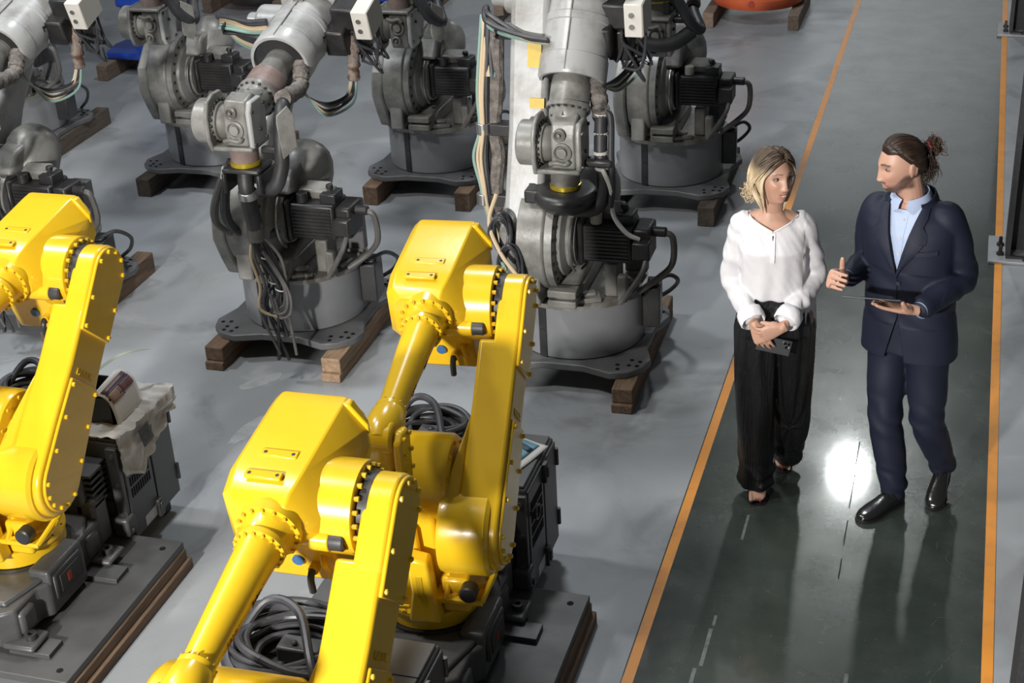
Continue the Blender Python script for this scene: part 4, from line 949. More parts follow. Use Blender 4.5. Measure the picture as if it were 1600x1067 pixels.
def head_points(female):
    """displaced sphere in head space: front -y, up z, chin at about z=-.115"""
    nu, nv = 120, 90; rings = []
    G = lambda x, s: math.exp(-(x / s) ** 2)
    sm = lambda x, a, b: max(0, min(1, (x - a) / (b - a))) ** 2 * (3 - 2 * max(0, min(1, (x - a) / (b - a))))
    for i in range(1, nv):
        th = -PI / 2 + PI * i / nv; ring = []
        for j in range(nu):
            ph = 2 * PI * j / nu
            dx, dy, dz = math.cos(th) * math.sin(ph), -math.cos(th) * math.cos(ph), math.sin(th)
            cr = math.cos(th); c3 = (1 - abs(dz) ** 3.0) ** (1 / 3.0) if dz < 0 else cr
            kf = sst(-dy / max(cr, 1e-4), -.5, .6); kk = 1 + (c3 / max(cr, 1e-4) - 1) * kf
            x, y, z = dx * kk * .074, dy * kk * .094, dz * .116
            if dz < 0: y = max(y, -.094)
            lo = sm(-z, -.01, .115)
            x *= 1 - (.42 if female else .32) * lo
            if y > 0: y *= 1 - .60 * lo
            else: y *= 1 + .02 * lo
            fr = sm(-dy, .15, .75)
            # flatten face plane
            y += fr * .006 * sm(-z, -.06, .06) * 0
            if dy < 0:
                y -= fr * (.008 * G(z + .098, .018) * G(x, .024))                      # chin
                y -= fr * (.006 * G(z - .030, .012) * G(abs(x) - .022, .03))           # brow
                y += fr * (.013 * G(z - .012, .017) * G(abs(x) - .031, .017))          # sockets
                y -= fr * (.006 * G(z + .022, .022) * G(abs(x) - .042, .018))          # cheeks
                nz_ = max(0, min(1, (.026 - z) / .062))                                # nose ramp
                if z > -.045: y -= (.004 + (.014 if female else .017) * nz_ ** 1.3) * G(x, .0085 + .006 * nz_) * sm(z, -.047, -.034) * sm(-z, -.045, -.015)
                y -= .006 * G(z + .034, .008) * G(abs(x) - .012, .007)                 # wings
                zs = z - (10 if female else 3) * x * x
                y -= .0065 * G(zs + .0565, .006) * G(x, .021)                          # upper lip
                y -= .0065 * G(zs + .0715, .007) * G(x, .018)                          # lower lip
                y += .0075 * G(zs + .0635, .0036) * G(x, .023)                         # mouth line
                y += .004 * G(z + .084, .007) * G(x, .02)
            ring.append(Vector((x, y, z)))
        rings.append(ring)
    return rings
def col_attr(me, fn):
    at = me.color_attributes.new('Col', 'FLOAT_COLOR', 'POINT')
    buf = []
    for v in me.vertices: c = fn(v.co); buf += [c[0], c[1], c[2], 1.0]
    at.data.foreach_set('color', buf)
def sst(x, a, b): t = max(0., min(1., (x - a) / (b - a))); return t * t * (3 - 2 * t)
def lerp3(a, b, t): return tuple(a[i] * (1 - t) + b[i] * t for i in range(3))

def face_color(HM, female):
    inv = HM.inverted()
    base = (.50, .29, .205) if female else (.52, .30, .215)
    def fn(co):
        c = base
        n = mnoise.noise(co * 30) * .5; c = lerp3(c, (.54, .27, .19), max(0, n) * .5)
        p = inv @ co
        if abs(p.x) < .11 and -.16 < p.z < .14 and p.y < .1:
            x, y, z = p
            if y < -.03:
                zl = z - (10 if female else 3) * x * x; lip = sst(.0245 - abs(x), 0, .006) * sst(zl, -.079, -.074) * sst(-zl, .0505, .0545)
                c = lerp3(c, (.46, .15, .13) if female else (.44, .19, .15), lip * .85)
                ck = math.exp(-((abs(x) - .045) / .02) ** 2 - ((z + .03) / .02) ** 2); c = lerp3(c, (.55, .22, .16), ck * .35)
                bz = .034 + .10 * (abs(x) - .012) * (1 if abs(x) < .036 else -.6)
                bw = (.0028 if female else .0048)
                br = math.exp(-((z - bz) / bw) ** 2) * sst(abs(x), .010, .014) * sst(-abs(x), -.052, -.046)
                c = lerp3(c, (.07, .04, .025), min(1, br * (.9 if female else 1.0)))
                ey = math.exp(-((z - .011) / .0045) ** 2) * math.exp(-((abs(x) - .031) / .014) ** 2)
                c = lerp3(c, (.12, .07, .05), ey * (.8 if female else .55))
            if not female:
                g = mnoise.noise(co * 220) * .5 + .5
                st_ = .050 - .038 * sst(y, -.070, -.015); jaw = sst(-z, st_, st_ + .022) * sst(-y, -.030, -.008) * sst(z, -.135, -.118) * (1 - sst(y, -.055, -.025) * sst(-z, .082, .100))
                cheek_clear = math.exp(-((abs(x) - .036) / .016) ** 2 - ((z + .045) / .022) ** 2)
                mous = math.exp(-((z + .0475) / .0045) ** 2) * sst(.027 - abs(x), 0, .006) * (1 if y < -.05 else 0)
                goat = math.exp(-((x) / .018) ** 2 - ((z + .095) / .016) ** 2) * (1 if y < -.05 else 0)
                bd = max(min(1, jaw * (1 - .75 * cheek_clear)), mous, goat) * (.72 + .28 * g)
                lipm = sst(.0225 - abs(x), 0, .006) * sst(z, -.079, -.074) * sst(-z, .0505, .0545)
                c = lerp3(c, (.055, .030, .020), bd * (1 - lipm))
        return c
    return fn
def ell(d, off=0.):
    d = d.normalized(); return Vector((d.x * (.074 + off), d.y * (.094 + off), d.z * (.116 + off)))
def slerp(a, b, t):
    a = a.normalized(); b = b.normalized(); w = math.acos(max(-1, min(1, a.dot(b))))
    if w < 1e-4: return a
    return (a * math.sin((1 - t) * w) + b * math.sin(t * w)) / math.sin(w)
def hair_cap(mb, HM, is_hair, off, n=160, m=110):
    idx = {}; vs = []; fs = []
    for i in range(m + 1):
        th = -PI / 2 + PI * i / m
        for j in range(n):
            ph = 2 * PI * j / n
            d = Vector((math.cos(th) * math.sin(ph), -math.cos(th) * math.cos(ph), math.sin(th)))
            e = is_hair(d); o_ = off * sst(e, -.02, .22) - .014 * sst(-e, .0, .07)
            lo = sst(-d.z, 0, 1); q = ell(d, o_)
            q.x *= 1 - .22 * lo
            vs.append(HM @ q)
    for i in range(m):
        for j in range(n):
            k = (j + 1) % n; fs.append((i * n + j, i * n + k, (i + 1) * n + k, (i + 1) * n + j))
    mb.add(vs, fs)
def eyes(HM, par, female):
    for sx in (-1, 1):
        c = Vector((sx * .031, -.0684 if female else -.0690, .0115))
        mb = MB(); mb.M = HM; mb.ball(c, .0120, .0112, .0050 if female else .0036, 18, 12); e = mb.build('eye', 'eye_white', par)
        mb = MB(); mb.M = HM; g = c + Vector((.0025 if female else -.0015, -.0094, -.0004)); mb.ball(g, .0060, .0030, .0049 if female else .0036, 14, 8); mb.build('iris', 'iris_brown', e)
        h = .0056 if female else .0044
        mb = MB(); mb.M = HM; mb.tube([c + Vector((x, -.0116 * math.sqrt(max(.05, 1 - (x / .0145) ** 2)) + .0005, h * (1 - (x / .015) ** 2) + (.001 if x * sx > 0 else 0))) for x in (-.0145, -.010, -.005, 0, .005, .010, .0145)], .0014 if female else .0010, 6, 3); mb.build('eyelash', 'print_dark', e)
        mb = MB(); mb.M = HM; mb.tube([c + Vector((x, -.0118 * math.sqrt(max(.05, 1 - (x / .0145) ** 2)) + .001, -h * .85 * (1 - (x / .015) ** 2))) for x in (-.0135, -.008, 0, .008, .0135)], .0007, 5, 3); mb.build('eyelash', 'print_dark', e)

def cut_mesh(me, planes, test):
    bm = bmesh.new(); bm.from_mesh(me)
    for (co, no) in planes:
        bmesh.ops.bisect_plane(bm, geom=bm.verts[:] + bm.edges[:] + bm.faces[:], plane_co=co, plane_no=no)
    kill = [f for f in bm.faces if test(f.calc_center_median())]
    bmesh.ops.delete(bm, geom=kill, context='FACES')
    bm.to_mesh(me); bm.free(); return me
def wrinkle(me, fn):
    n = len(me.vertices); co = [0.] * (3 * n); no = [0.] * (3 * n)
    me.vertices.foreach_get('co', co); me.vertices.foreach_get('normal', no)
    for i in range(0, 3 * n, 3):
        d = fn(Vector(co[i:i + 3]))
        if d: co[i] += no[i] * d; co[i + 1] += no[i + 1] * d; co[i + 2] += no[i + 2] * d
    me.vertices.foreach_set('co', co); me.update()
def solid(o, th):
    s = o.modifiers.new('solid', 'SOLIDIFY'); s.thickness = th; s.offset = -1
    return o
def strip(mb, rows, th):
    """rows: list of lists of (Vector,normal) -> thin shell"""
    nr, nc = len(rows), len(rows[0]); vs = [p for r in rows for p, n in r] + [p + n * th for r in rows for p, n in r]; N = nr * nc; fs = []
    for i in range(nr - 1):
        for j in range(nc - 1):
            a = (i * nc + j, i * nc + j + 1, (i + 1) * nc + j + 1, (i + 1) * nc + j); fs.append(a); fs.append(tuple(N + q for q in reversed(a)))
    def edge(l):
        for a, b in zip(l[:-1], l[1:]): fs.append((a, b, N + b, N + a))
    edge([j for j in range(nc)]); edge([(nr - 1) * nc + j for j in range(nc)]); edge([i * nc for i in range(nr)]); edge([i * nc + nc - 1 for i in range(nr)])
    mb.add(vs, fs)

# ================================================================== woman
def woman():
    t = thing('person', 'woman with blond hair, white blouse and black wide trousers, holding a phone', 'person', (-.72, 6.0, 0), R(7), 'people talking on the walkway')
    HM = Matrix.Translation((-.030, -.015, 1.563)) @ Matrix.Rotation(R(35), 4, 'Z') @ Matrix.Rotation(R(-3), 4, 'X') @ Matrix.Rotation(R(3), 4, 'Y') @ Matrix.Diagonal((1.0, .97, .97, 1))
    b = MB()
    TS = [(.86, 0, .0, .138, .092), (.95, 0, 0, .130, .086), (1.05, -.008, 0, .108, .078), (1.13, -.014, 0, .118, .088), (1.24, -.022, -.006, .138, .100), (1.31, -.026, 0, .128, .084), (1.355, -.028, .008, .100, .064), (1.385, -.029, .012, .066, .054), (1.41, -.029, .012, .045, .044)]
    loft(b, TS)
    limb(b, [(-.029, .020, 1.35, .066), (-.029, .014, 1.405, .050), (-.030, .002, 1.50, .045)])
    for sx in (-1, 1): limb(b, [(-.029 + sx * .02, .016, 1.372, .042), (-.029 + sx * .10, .012, 1.352, .034)])
    for sx in (-1, 1): b.ball((-.022 + sx * .06, -.070, 1.245), .054, .043, .050)
    sR, eR, wR = Vector((-.158, .012, 1.345)), Vector((-.192, .03, 1.065)), Vector((-.088, -.175, .945))
    sL, eL, wL = Vector((.102, .012, 1.35)), Vector((.162, .03, 1.09)), Vector((.030, -.212, .952))
    for s_, e_, w_ in ((sR, eR, wR), (sL, eL, wL)):
        limb(b, [(*s_, .036), (*((s_ + e_) / 2), .033), (*e_, .029), (*((e_ + w_) / 2), .029), (*w_, .021)])
    hand(b, wR, (.42, -.12, -.90), (.9, -.1, .42), (0, -1, .1), .90, curl=((14, 18, 10), (18, 20, 12), (22, 22, 12), (26, 24, 12)), thumb=(10, 10, 10), tspread=25)
    hand(b, wL, (-.90, -.10, -.40), (-.35, -.1, .9), (.05, -.85, .55), .90, curl=((35, 35, 20), (42, 38, 20), (46, 40, 22), (48, 40, 24)), thumb=(30, 15, 10), tspread=22)
    for (h_, k_, a_) in ((Vector((-.085, 0, .90)), Vector((-.075, -.08, .48)), Vector((-.056, -.085, .105))), (Vector((.085, 0, .90)), Vector((.078, .03, .47)), Vector((.062, .245, .15)))):
        limb(b, [(*h_, .085), (*((h_ + k_) / 2), .068), (*k_, .050), (*((k_ + a_) / 2 + Vector((0, .02, 0))), .046), (*a_, .030)])
    # feet
    def foot(heel, toe, ank):
        heel = Vector(heel); toe = Vector(toe); d = (toe - heel); L = d.length; d.normalize(); sd = Vector((-d.y, d.x, 0)).normalized()
        rs = []
        for (u, w_, h_, zo) in ((-.02, .018, .02, .02), (.1, .026, .030, .035), (.35, .028, .036, .045), (.6, .036, .026, .030), (.78, .041, .018, .02), (.9, .036, .013, .015), (.97, .026, .010, .012)):
            c = heel + d * L * u + Vector((0, 0, zo)); rs.append([c + sd * w_ * math.cos(2 * PI * k / 20) + Vector((0, 0, h_ * math.sin(2 * PI * k / 20))) for k in range(20)])
        b.rings(rs)
        limb(b, [(*(heel + d * L * .12 + Vector((0, 0, .03))), .028), (*Vector(ank), .031)])
        for i in range(5):
            y = (-.030 + i * .0145); r_ = .0115 if i == 0 else .0085 - .0004 * i
            yy = y if FLIP else -y
            p = toe + sd * yy - d * (.0 + .004 * i * i * .6) + Vector((0, 0, .013)); limb(b, [(*(p - d * .035 + Vector((0, 0, .006))), r_), (*p, r_ * .92)], 10, 3)
    FLIP = True; foot((-.062, .06, .045), (-.052, -.150, .012), (-.056, -.01, .115))
    FLIP = False; foot((.066, .345, .09), (.058, .135, .014), (.062, .27, .16))
    b.M = HM; b.rings([[tuple(p) for p in r] for r in head_points(True)]); 
    for sx in (-1, 1): b.ball((sx * .070, .012, -.005), .010, .020, .030, 12, 10)
    b.M = Matrix()
    me = fuse(b, .0034, 3, .4)
    col_attr(me, face_color(HM, True))
    body = link('body', me, 'skin', t)
    eyes(HM, t, True)
    mb = MB(); mb.M = HM; mb.ball((.001, -.0895, -.0630), .013, .005, .0030, 14, 8); mb.build('teeth', 'tooth', t)
    # hair: cap plus strands swept to a low bun
    def is_h(d):
        v = -d.dot(Vector((0, -.93, -.30)).normalized()) + .36 + .04 * abs(d.x)
        if d.z < -.62: v = min(v, (d.y - .3) * 1.5)
        return v
    hb = MB(); hair_cap(hb, HM, is_h, .014)
    rr = random.Random(4)
    bun = Vector((-.030, .115, -.085))
    for k in range(430):
        side = -1 if k % 5 < 3 else 1
        u = rr.random()
        part = slerp(Vector((.12, -.66, .74)), Vector((.05, .55, .85)), u)
        d0 = (part + Vector((side * .025, 0, 0))).normalized()
        front = 1 - u
        d1 = Vector((side * (.85 + .15 * rr.random()), -.22 * front + .5 * u + rr.uniform(-.06, .08), .25 + rr.uniform(-.25, .35)))
        d2 = Vector((side * .62, .35 + .4 * u, -.45 + rr.uniform(-.15, .2)))
        o_ = .012 + rr.random() * .012
        pts = [ell(d0, .005)] + [ell(slerp(d0, d1, s_), o_) for s_ in (.25, .6)] + [ell(slerp(d1, d2, s_), o_ + .004) for s_ in (0, .5)]
        if rr.random() < .82: pts += [ell(d2, o_ + .004), bun + Vector((rr.uniform(-.03, .03), rr.uniform(-.03, .02), rr.uniform(-.02, .03)))]
        else: pts += [ell(slerp(d1, Vector((side * .7, -.1, -.9)), .7), o_ + .004), ell(Vector((side * .7, -.15, -1)), .018) + Vector((0, 0, -.02 - .03 * rr.random()))]
        hb.tube([HM @ p for p in pts], lambda s_, q=rr.uniform(.002, .0046): q * (1 - .5 * s_), 5, 4)
    for k in range(9):      # front locks framing the cheeks
        side = -1 if k < 7 else 1; j = rr.uniform(-.05, .05)
        pts = [ell(Vector((.08 + side * .06, -.70, .72)), .014), ell(Vector((side * .58, -.64 + j, .46)), .014), ell(Vector((side * .86, -.38 + j, .05)), .016), ell(Vector((side * (.84 + j), -.30 + j, -.45)), .016), ell(Vector((side * .72, -.26, -.85)), .014) + Vector((0, 0, -.012 * rr.random() - .01))]
        hb.tube([HM @ p for p in pts], lambda s_, q=rr.uniform(.0035, .006): q * (1 - .6 * s_), 6, 4)
    for k in range(340):      # loose curly bun
        p = bun + Vector((rr.gauss(0, .018), rr.gauss(.0, .014), rr.gauss(0, .018))); dr = Vector((rr.uniform(-1, 1), rr.uniform(-1, 1), rr.uniform(-1, 1))).normalized(); pts = [p]
        for q_ in range(5):
            dr = (dr + Vector((rr.uniform(-1, 1), rr.uniform(-1, 1), rr.uniform(-1, 1))) * .75 - (p - bun) * 22 + (Vector((0, 0, -.9)) if k % 7 == 0 else Vector())).normalized(); p = p + dr * .013; pts.append(p)
        hb.tube([HM @ q_ for q_ in pts], lambda s_, q=rr.uniform(.0012, .0022): q * (1 - .5 * s_), 5, 4)
    hm = hb.mesh('hair', 80); inv = HM.inverted()
    def hc(co):
        p = inv @ co; n = mnoise.noise(Vector((p.x * 90, p.y * 40, p.z * 18)))
        dark = sst(p.z - .30 * max(0, p.y) + .25 * max(0, -p.y - .05), .015, .075) * .96
        c = lerp3((.60, .47, .30), (.040, .023, .015), dark); c = lerp3(c, (.26, .17, .10), max(0, n) * .9 * (1 - .6 * dark)); return lerp3(c, (.76, .65, .48), max(0, -n) * (1 - dark) * .9)
    col_attr(hm, hc); link('hair', hm, 'hair_mat', t)
    # camisole and blouse
    cs = [(z, cx, cy, rx + .003, ry + .003) for z, cx, cy, rx, ry in TS if 1.0 < z < 1.33]
    c = MB(); loft(c, cs)
    for sx in (-1, 1): c.ball((-.022 + sx * .06, -.070, 1.245), .058, .046, .054)
    cm = fuse(c, .006, 6)
    cut_mesh(cm, [((0, 0, 1.285), (0, 0, 1)), ((0, 0, 1.02), (0, 0, 1))], lambda q: q.z > 1.285 or q.z < 1.02)
    cam_o = link('camisole', cm, 'cami_white', t)
    BS = [(1.022, -.008, -.002, .132, .104), (1.03, -.008, -.002, .136, .108), (1.06, -.010, -.004, .138, .110), (1.15, -.016, -.008, .144, .114), (1.25, -.022, -.012, .150, .120), (1.32, -.026, -.002, .142, .092), (1.365, -.028, .009, .116, .074), (1.395, -.029, .012, .084, .064), (1.42, -.029, .014, .062, .056)]
    s = MB(); loft(s, BS)
    for s_, e_, w_, d_ in ((sR, eR, wR, 1), (sL, eL, wL, -1)):
        k = e_.lerp(w_, .90)
        limb(s, [(*(s_ + Vector((.010 * d_, 0, -.012))), .060), (*((s_ + e_) / 2 + Vector((-.002 * d_, 0, 0))), .053), (*e_, .049), (*e_.lerp(w_, .45), .046), (*e_.lerp(w_, .80), .043)])
    bm_ = fuse(s, .0055, 9)
    axes = ((sR, eR), (eR, wR), (sL, eL), (eL, wL))
    def bl(co):
        n = .002 + mnoise.noise(Vector((co.x * 16, co.y * 16, co.z * 5))) * .0025
        if co.z < 1.30 and abs(co.x + .02) < .13: n += .0022 * math.sin(co.x * 75 + 3 * mnoise.noise(co * 4)) * sst(1.32 - co.z, 0, .2)
        n += mnoise.noise(Vector((co.x * 40 + co.z * 22, co.y * 30, co.z * 10))) * .0028
        if co.z < 1.10 and abs(co.x) < .14: n += .003 * math.sin(co.x * 95 + 2 * mnoise.noise(co * 8)) * sst(1.10 - co.z, 0, .08)
        if abs(co.x + .02) > .13: n += .003 * math.sin(co.z * 62 + co.x * 40 + 5 * mnoise.noise(co * 9))
        return n
    wrinkle(bm_, bl)
    # neckline: wide V, keyhole slit; hem higher at the front
    def neck(q):
        dx = q.x + .022
        front = q.y < .02
        zline = 1.338 + abs(dx) * .46
        if q.z > 1.382 and abs(dx) < .100: return True
        if front and q.z > zline and abs(dx) < .106: return True
        return False
    up1 = Vector((-.46, 0, 1)).normalized(); up2 = Vector((.46, 0, 1)).normalized()
    cut_mesh(bm_, [((-.022, 0, 1.338), up1), ((-.022, 0, 1.338), up2), ((0, 0, 1.382), (0, 0, 1)), ((0, .02, 0), (0, 1, 0))], neck)
    blo = solid(link('blouse', bm_, 'blouse_white', t), .002)
    rows = []
    for k in range(8):
        z = 1.04 - k * .022; rows.append([(Vector((.118 + .05 * c_ / 4 + .012 * k / 7, -.075 + .10 * c_ / 4 + .008 * math.sin(c_ * 2 + k), z - .012 * c_ * (k / 7))), Vector((.75, -.6, 0))) for c_ in range(5)])
    tl = MB(); strip(tl, rows, .003); tl.build('blouse_tail', 'cuff_white', blo)
    # neckline trim and placket
    for sx in (-1, 1):
        pts = []
        for k in range(9):
            x = -.022 + sx * (.003 + .100 * k / 8); z = 1.338 + abs(x + .022) * .46
            pts.append((x, front_y(BS, x, z) - .004, z))
        MB().tube(pts, .004, 6).build('neck_trim', 'cuff_white', blo)
    rows = []
    for k in range(8):
        z = 1.336 - k * .017; rows.append([(Vector((-.022 + x, front_y(BS, -.022 + x, z) - .005, z)), Vector((0, -1, 0))) for x in (-.010, 0, .010)])
    pk = MB(); strip(pk, rows, .003); pk.build('placket', 'cuff_white', blo)
    MB().tube([(-.022, front_y(BS, -.022, 1.325) - .009, 1.328), (-.022, front_y(BS, -.022, 1.31) - .009, 1.300)], .0025, 6, 2).build('keyhole', 'print_dark', blo)
    for e_, w_, off in ((eR, wR, .86), (eL, wL, .84)):
        ax = (w_ - e_).normalized(); c0 = e_.lerp(w_, off - .10)
        m_ = MB(); m_.lathe([(.046, -.012), (.056, -.006), (.0585, .02), (.057, .046), (.052, .052), (.049, .03), (.044, .0)], c0, ax, 36, False)
        cm_ = m_.mesh('cuff', 60); wrinkle(cm_, lambda co: .0035 * mnoise.noise(co * 40)); link('cuff', cm_, 'cuff_white', blo)
    # trousers
    p = MB()
    WS = [(.84, 0, .0, .168, .120), (.92, 0, 0, .162, .115), (1.0, -.006, 0, .138, .100), (1.045, -.009, 0, .128, .094)]
    loft(p, WS)
    RH, RK, RA = Vector((-.088, 0, .86)), Vector((-.078, -.055, .46)), Vector((-.062, -.035, .075))
    LH, LK, LA = Vector((.088, 0, .86)), Vector((.088, .045, .46)), Vector((.070, .19, .09))
    for hh, kk, aa, r3 in ((RH, RK, RA, .082), (LH, LK, LA, .080)):
        limb(p, [(*hh, .094), (*hh.lerp(kk, .5), .094), (*kk, .090), (*kk.lerp(aa, .5), .086), (*aa, r3)], 28)
    pm = fuse(p, .006, 8)
    def pw(co):
        ang = math.atan2(co.y, co.x - (-.08 if co.x < 0 else .08))
        n = .0045 * math.sin(ang * 9 + 1.5 * mnoise.noise(co * 3) + co.z * 2) + .012 * mnoise.noise(Vector((co.x * 14, co.y * 14, co.z * 2.2)))
        if co.z < .25: n += .008 * math.sin(co.z * 60 + co.x * 30 + 3 * mnoise.noise(co * 9)) * sst(.25 - co.z, 0, .15)
        return n
    wrinkle(pm, pw)
    cut_mesh(pm, [((0, 0, .052), (0, 0, 1)), ((0, 0, 1.045), (0, 0, 1))], lambda q: q.z < .052 and q.y < .1 or q.z < .03 or q.z > 1.045)
    tr = solid(link('trousers', pm, 'satin_black', t), .002)
    # sandals
    for heel, toe in ((Vector((-.062, .06, 0)), Vector((-.052, -.155, 0))), (Vector((.066, .345, .055)), Vector((.058, .13, 0)))):
        d = toe - heel; sd = Vector((-d.y, d.x, 0)).normalized()
        s_ = MB(); rs = []
        for u, w_, zt in ((-.05, .02, .024), (.1, .03, .028), (.4, .03, .03), (.65, .042, .016), (.85, .046, .008), (1.0, .034, .006), (1.04, .014, .006)):
            c_ = heel + d * u; rs.append([c_ + sd * w_ + Vector((0, 0, zt - .006 + .0015)), c_ + sd * w_ + Vector((0, 0, zt)), c_ - sd * w_ + Vector((0, 0, zt)), c_ - sd * w_ + Vector((0, 0, zt - .0045))])
        s_.rings(rs); s_.cyl(heel + d * .06 + Vector((0, 0, 0 if heel.z < .01 else heel.z - .02)), heel + d * .06 + Vector((0, 0, .026)), .011, .02, 12)
        so = s_.build('sandal', 'strap_black', t)
        u1 = toe - d * .20
        MB().tube([u1 + sd * .042 + Vector((0, 0, .010)), u1 + sd * .03 + Vector((0, 0, .034)) , u1 + Vector((0, 0, .042)), u1 - sd * .03 + Vector((0, 0, .034)), u1 - sd * .042 + Vector((0, 0, .010))], .0035, 6).build('sandal_strap', 'strap_black', so)
        MB().tube([u1 + Vector((0, 0, .042)), toe - d * .42 + Vector((0, 0, .068)), toe - d * .62 + Vector((0, 0, .098))], .0035, 6).build('sandal_strap', 'strap_black', so)
        MB().ball(toe - d * .01 + sd * (.028 if heel.y > .2 else -.028) * 1 + Vector((0, 0, .024)), .006, .005, .003, 10, 6).build('toenail', 'nail_red', t)
        MB().ball(toe - d * .02 + sd * (-.0 if heel.y > .2 else .012) + Vector((0, 0, .021)), .005, .005, .003, 10, 6).build('toenail', 'nail_red', t)
    # phone, held behind the fingers
    ph = thing('smartphone', 'dark grey smartphone with three camera lenses held by the woman', 'phone', (0, 0, 0))
    Mw = Matrix.Translation((-.72, 6.0, 0)) @ Matrix.Rotation(R(7), 4, 'Z')
    ph.matrix_world = Mw @ Matrix.Translation((-.002, -.158, .836)) @ Matrix.Rotation(R(12), 4, 'Y') @ Matrix.Rotation(R(-6), 4, 'X')
    q = MB().box(-.074, .074, -.004, .004, -.036, .036); q.build('phone_body', 'phone_grey', ph, .0035)
    cbk = MB().box(.034, .070, -.0062, -.0038, -.004, .032).build('camera_block', 'phone_rim', ph, .002)
    for (x, z) in ((.044, .022), (.060, .022), (.052, .006)): MB().cyl((x, -.006, z), (x, -.0078, z), .0068, n=16).build('camera_lens', 'lens_black', cbk)
    MB().cyl((.063, -.006, .006), (.063, -.0072, .006), .003, n=10).build('flash', 'label_white', cbk)
    return t

# ================================================================== man
def man():
    t = thing('person', 'man in a navy suit with hair tied back, gesturing and holding a tablet', 'person', (-.06, 6.0, 0), R(-18), 'people talking on the walkway')
    HM = Matrix.Translation((-.172, -.012, 1.628)) @ Matrix.Rotation(R(-44), 4, 'Z') @ Matrix.Rotation(R(12), 4, 'X') @ Matrix.Diagonal((1.0, 1.03, 1.02, 1))
    b = MB()
    TS = [(.86, -.09, 0, .165, .11), (.98, -.095, 0, .155, .105), (1.10, -.10, 0, .15, .105), (1.25, -.11, 0, .17, .115), (1.36, -.118, .005, .175, .105), (1.43, -.124, .015, .13, .075), (1.47, -.128, .02, .08, .06)]
    loft(b, TS)
    limb(b, [(-.128, .03, 1.42, .066), (-.138, .022, 1.49, .058), (-.152, .012, 1.57, .056)])
    sR, eR, wR = Vector((-.285, .015, 1.415)), Vector((-.318, .045, 1.135)), Vector((-.300, -.215, 1.165))
    sL, eL, wL = Vector((.040, .015, 1.425)), Vector((.108, .045, 1.15)), Vector((.034, -.225, 1.100))
    for s_, e_, w_ in ((sR, eR, wR), (sL, eL, wL)):
        limb(b, [(*s_, .048), (*((s_ + e_) / 2), .044), (*e_, .038), (*((e_ + w_) / 2), .037), (*w_, .026)])
    hand(b, wR + Vector((-.004, -.035, .008)), (-.22, -.90, .34), (.05, .34, .95), (-1, .15, .0), 1.04, curl=((70, 24, 12), (72, 16, 10), (74, 12, 8), (78, 14, 8)), thumb=(6, 4, 0), tspread=60)
    hand(b, wL + Vector((-.02, -.03, .006)), (-.86, -.50, .16), (.30, -.92, .1), (.1, .12, -1), 1.04, curl=((4, 6, 4), (2, 6, 4), (2, 6, 4), (4, 8, 4)), thumb=(60, 26, 10), tspread=40)
    for (h_, k_, a_) in ((Vector((-.18, 0, .90)), Vector((-.150, -.06, .48)), Vector((-.085, -.04, .10))), (Vector((0.0, 0, .90)), Vector((.03, .02, .47)), Vector((.062, .165, .16)))):
        limb(b, [(*h_, .08), (*((h_ + k_) / 2), .068), (*k_, .052), (*((k_ + a_) / 2 + Vector((0, .02, 0))), .048), (*a_, .034)])
    b.M = HM; b.rings([[tuple(p) for p in r] for r in head_points(False)])
    for sx in (-1, 1):
        b.M = HM @ Matrix.Translation((sx * .074, .014, -.004)) @ Matrix.Rotation(R(-10), 4, 'X') @ Matrix.Rotation(R(sx * 24), 4, 'Z')
        b.ball((0, .002, 0), .006, .017, .028, 14, 10)
        b.tube([(sx * (.001 + .003 * math.sin(min(PI, max(0, (a + .9) * .8)))), .019 * math.sin(a) + .001, .030 * math.cos(a)) for a in [(-.2 + .40 * k) for k in range(9)]], lambda q: .0044 * (.35 + .65 * math.sin(PI * min(1, q * 2.2) / 2)), 8, 3)
        b.ball((sx * .001, -.004, -.027), .007, .010, .009, 10, 8)
    b.M = Matrix()
    me = fuse(b, .0034, 3, .4)
    col_attr(me, face_color(HM, False))
    link('body', me, 'skin', t)
    eyes(HM, t, False)
    mb = MB(); mb.M = HM; mb.ball((0, -.0880, -.0632), .010, .004, .0022, 14, 8); mb.build('teeth', 'tooth', t)
    # hair tied back
    def is_h(d):
        v = d.z * .80 + d.y * .62 - .08 - .10 * math.exp(-((abs(d.x) - .72) / .2) ** 2 - ((d.y + .55) / .35) ** 2)
        if d.z < .62 and d.y < .45: v = min(v, (d.y - .26 + 1.0 * d.z) * 1.1 if d.z > -.02 else (d.y - .34) * 1.2)
        if d.z < -.75: v = -.2
        return v
    hb = MB(); hair_cap(hb, HM, is_h, .010)
    rr = random.Random(8); bun = Vector((.0, .114, .036)); bd = Vector((0, .95, .20))
    for k in range(420):
        u = rr.uniform(-1, 1)
        a = u * 1.75
        d0 = Vector((math.sin(a) * .92, -math.cos(a) * .62 + (.10 if abs(u) > .6 else 0), .78 - .50 * sst(abs(u), .25, 1)))
        for _ in range(12):
            if is_h(d0.normalized()) < -.01: d0 = slerp(d0, Vector((d0.x * .6, .6, .7)), .08)
        d1 = slerp(d0, Vector((d0.x * 1.1, .45, .62 - .35 * abs(u))), .6)
        o_ = .008 + rr.random() * .006
        pts = [ell(d0, .002), ell(slerp(d0, d1, .4), o_), ell(d1, o_), ell(slerp(d1, bd, .55), o_), bun * .97 + Vector((rr.uniform(-.012, .012), -.02, rr.uniform(-.012, .012)))]
        hb.tube([HM @ p for p in pts], lambda s_, q=rr.uniform(.0018, .0036): q * (.45 + .55 * math.sin(min(1, s_ * 3) * PI / 2)), 5, 4)
    bc = bun + Vector((0, .026, -.002))
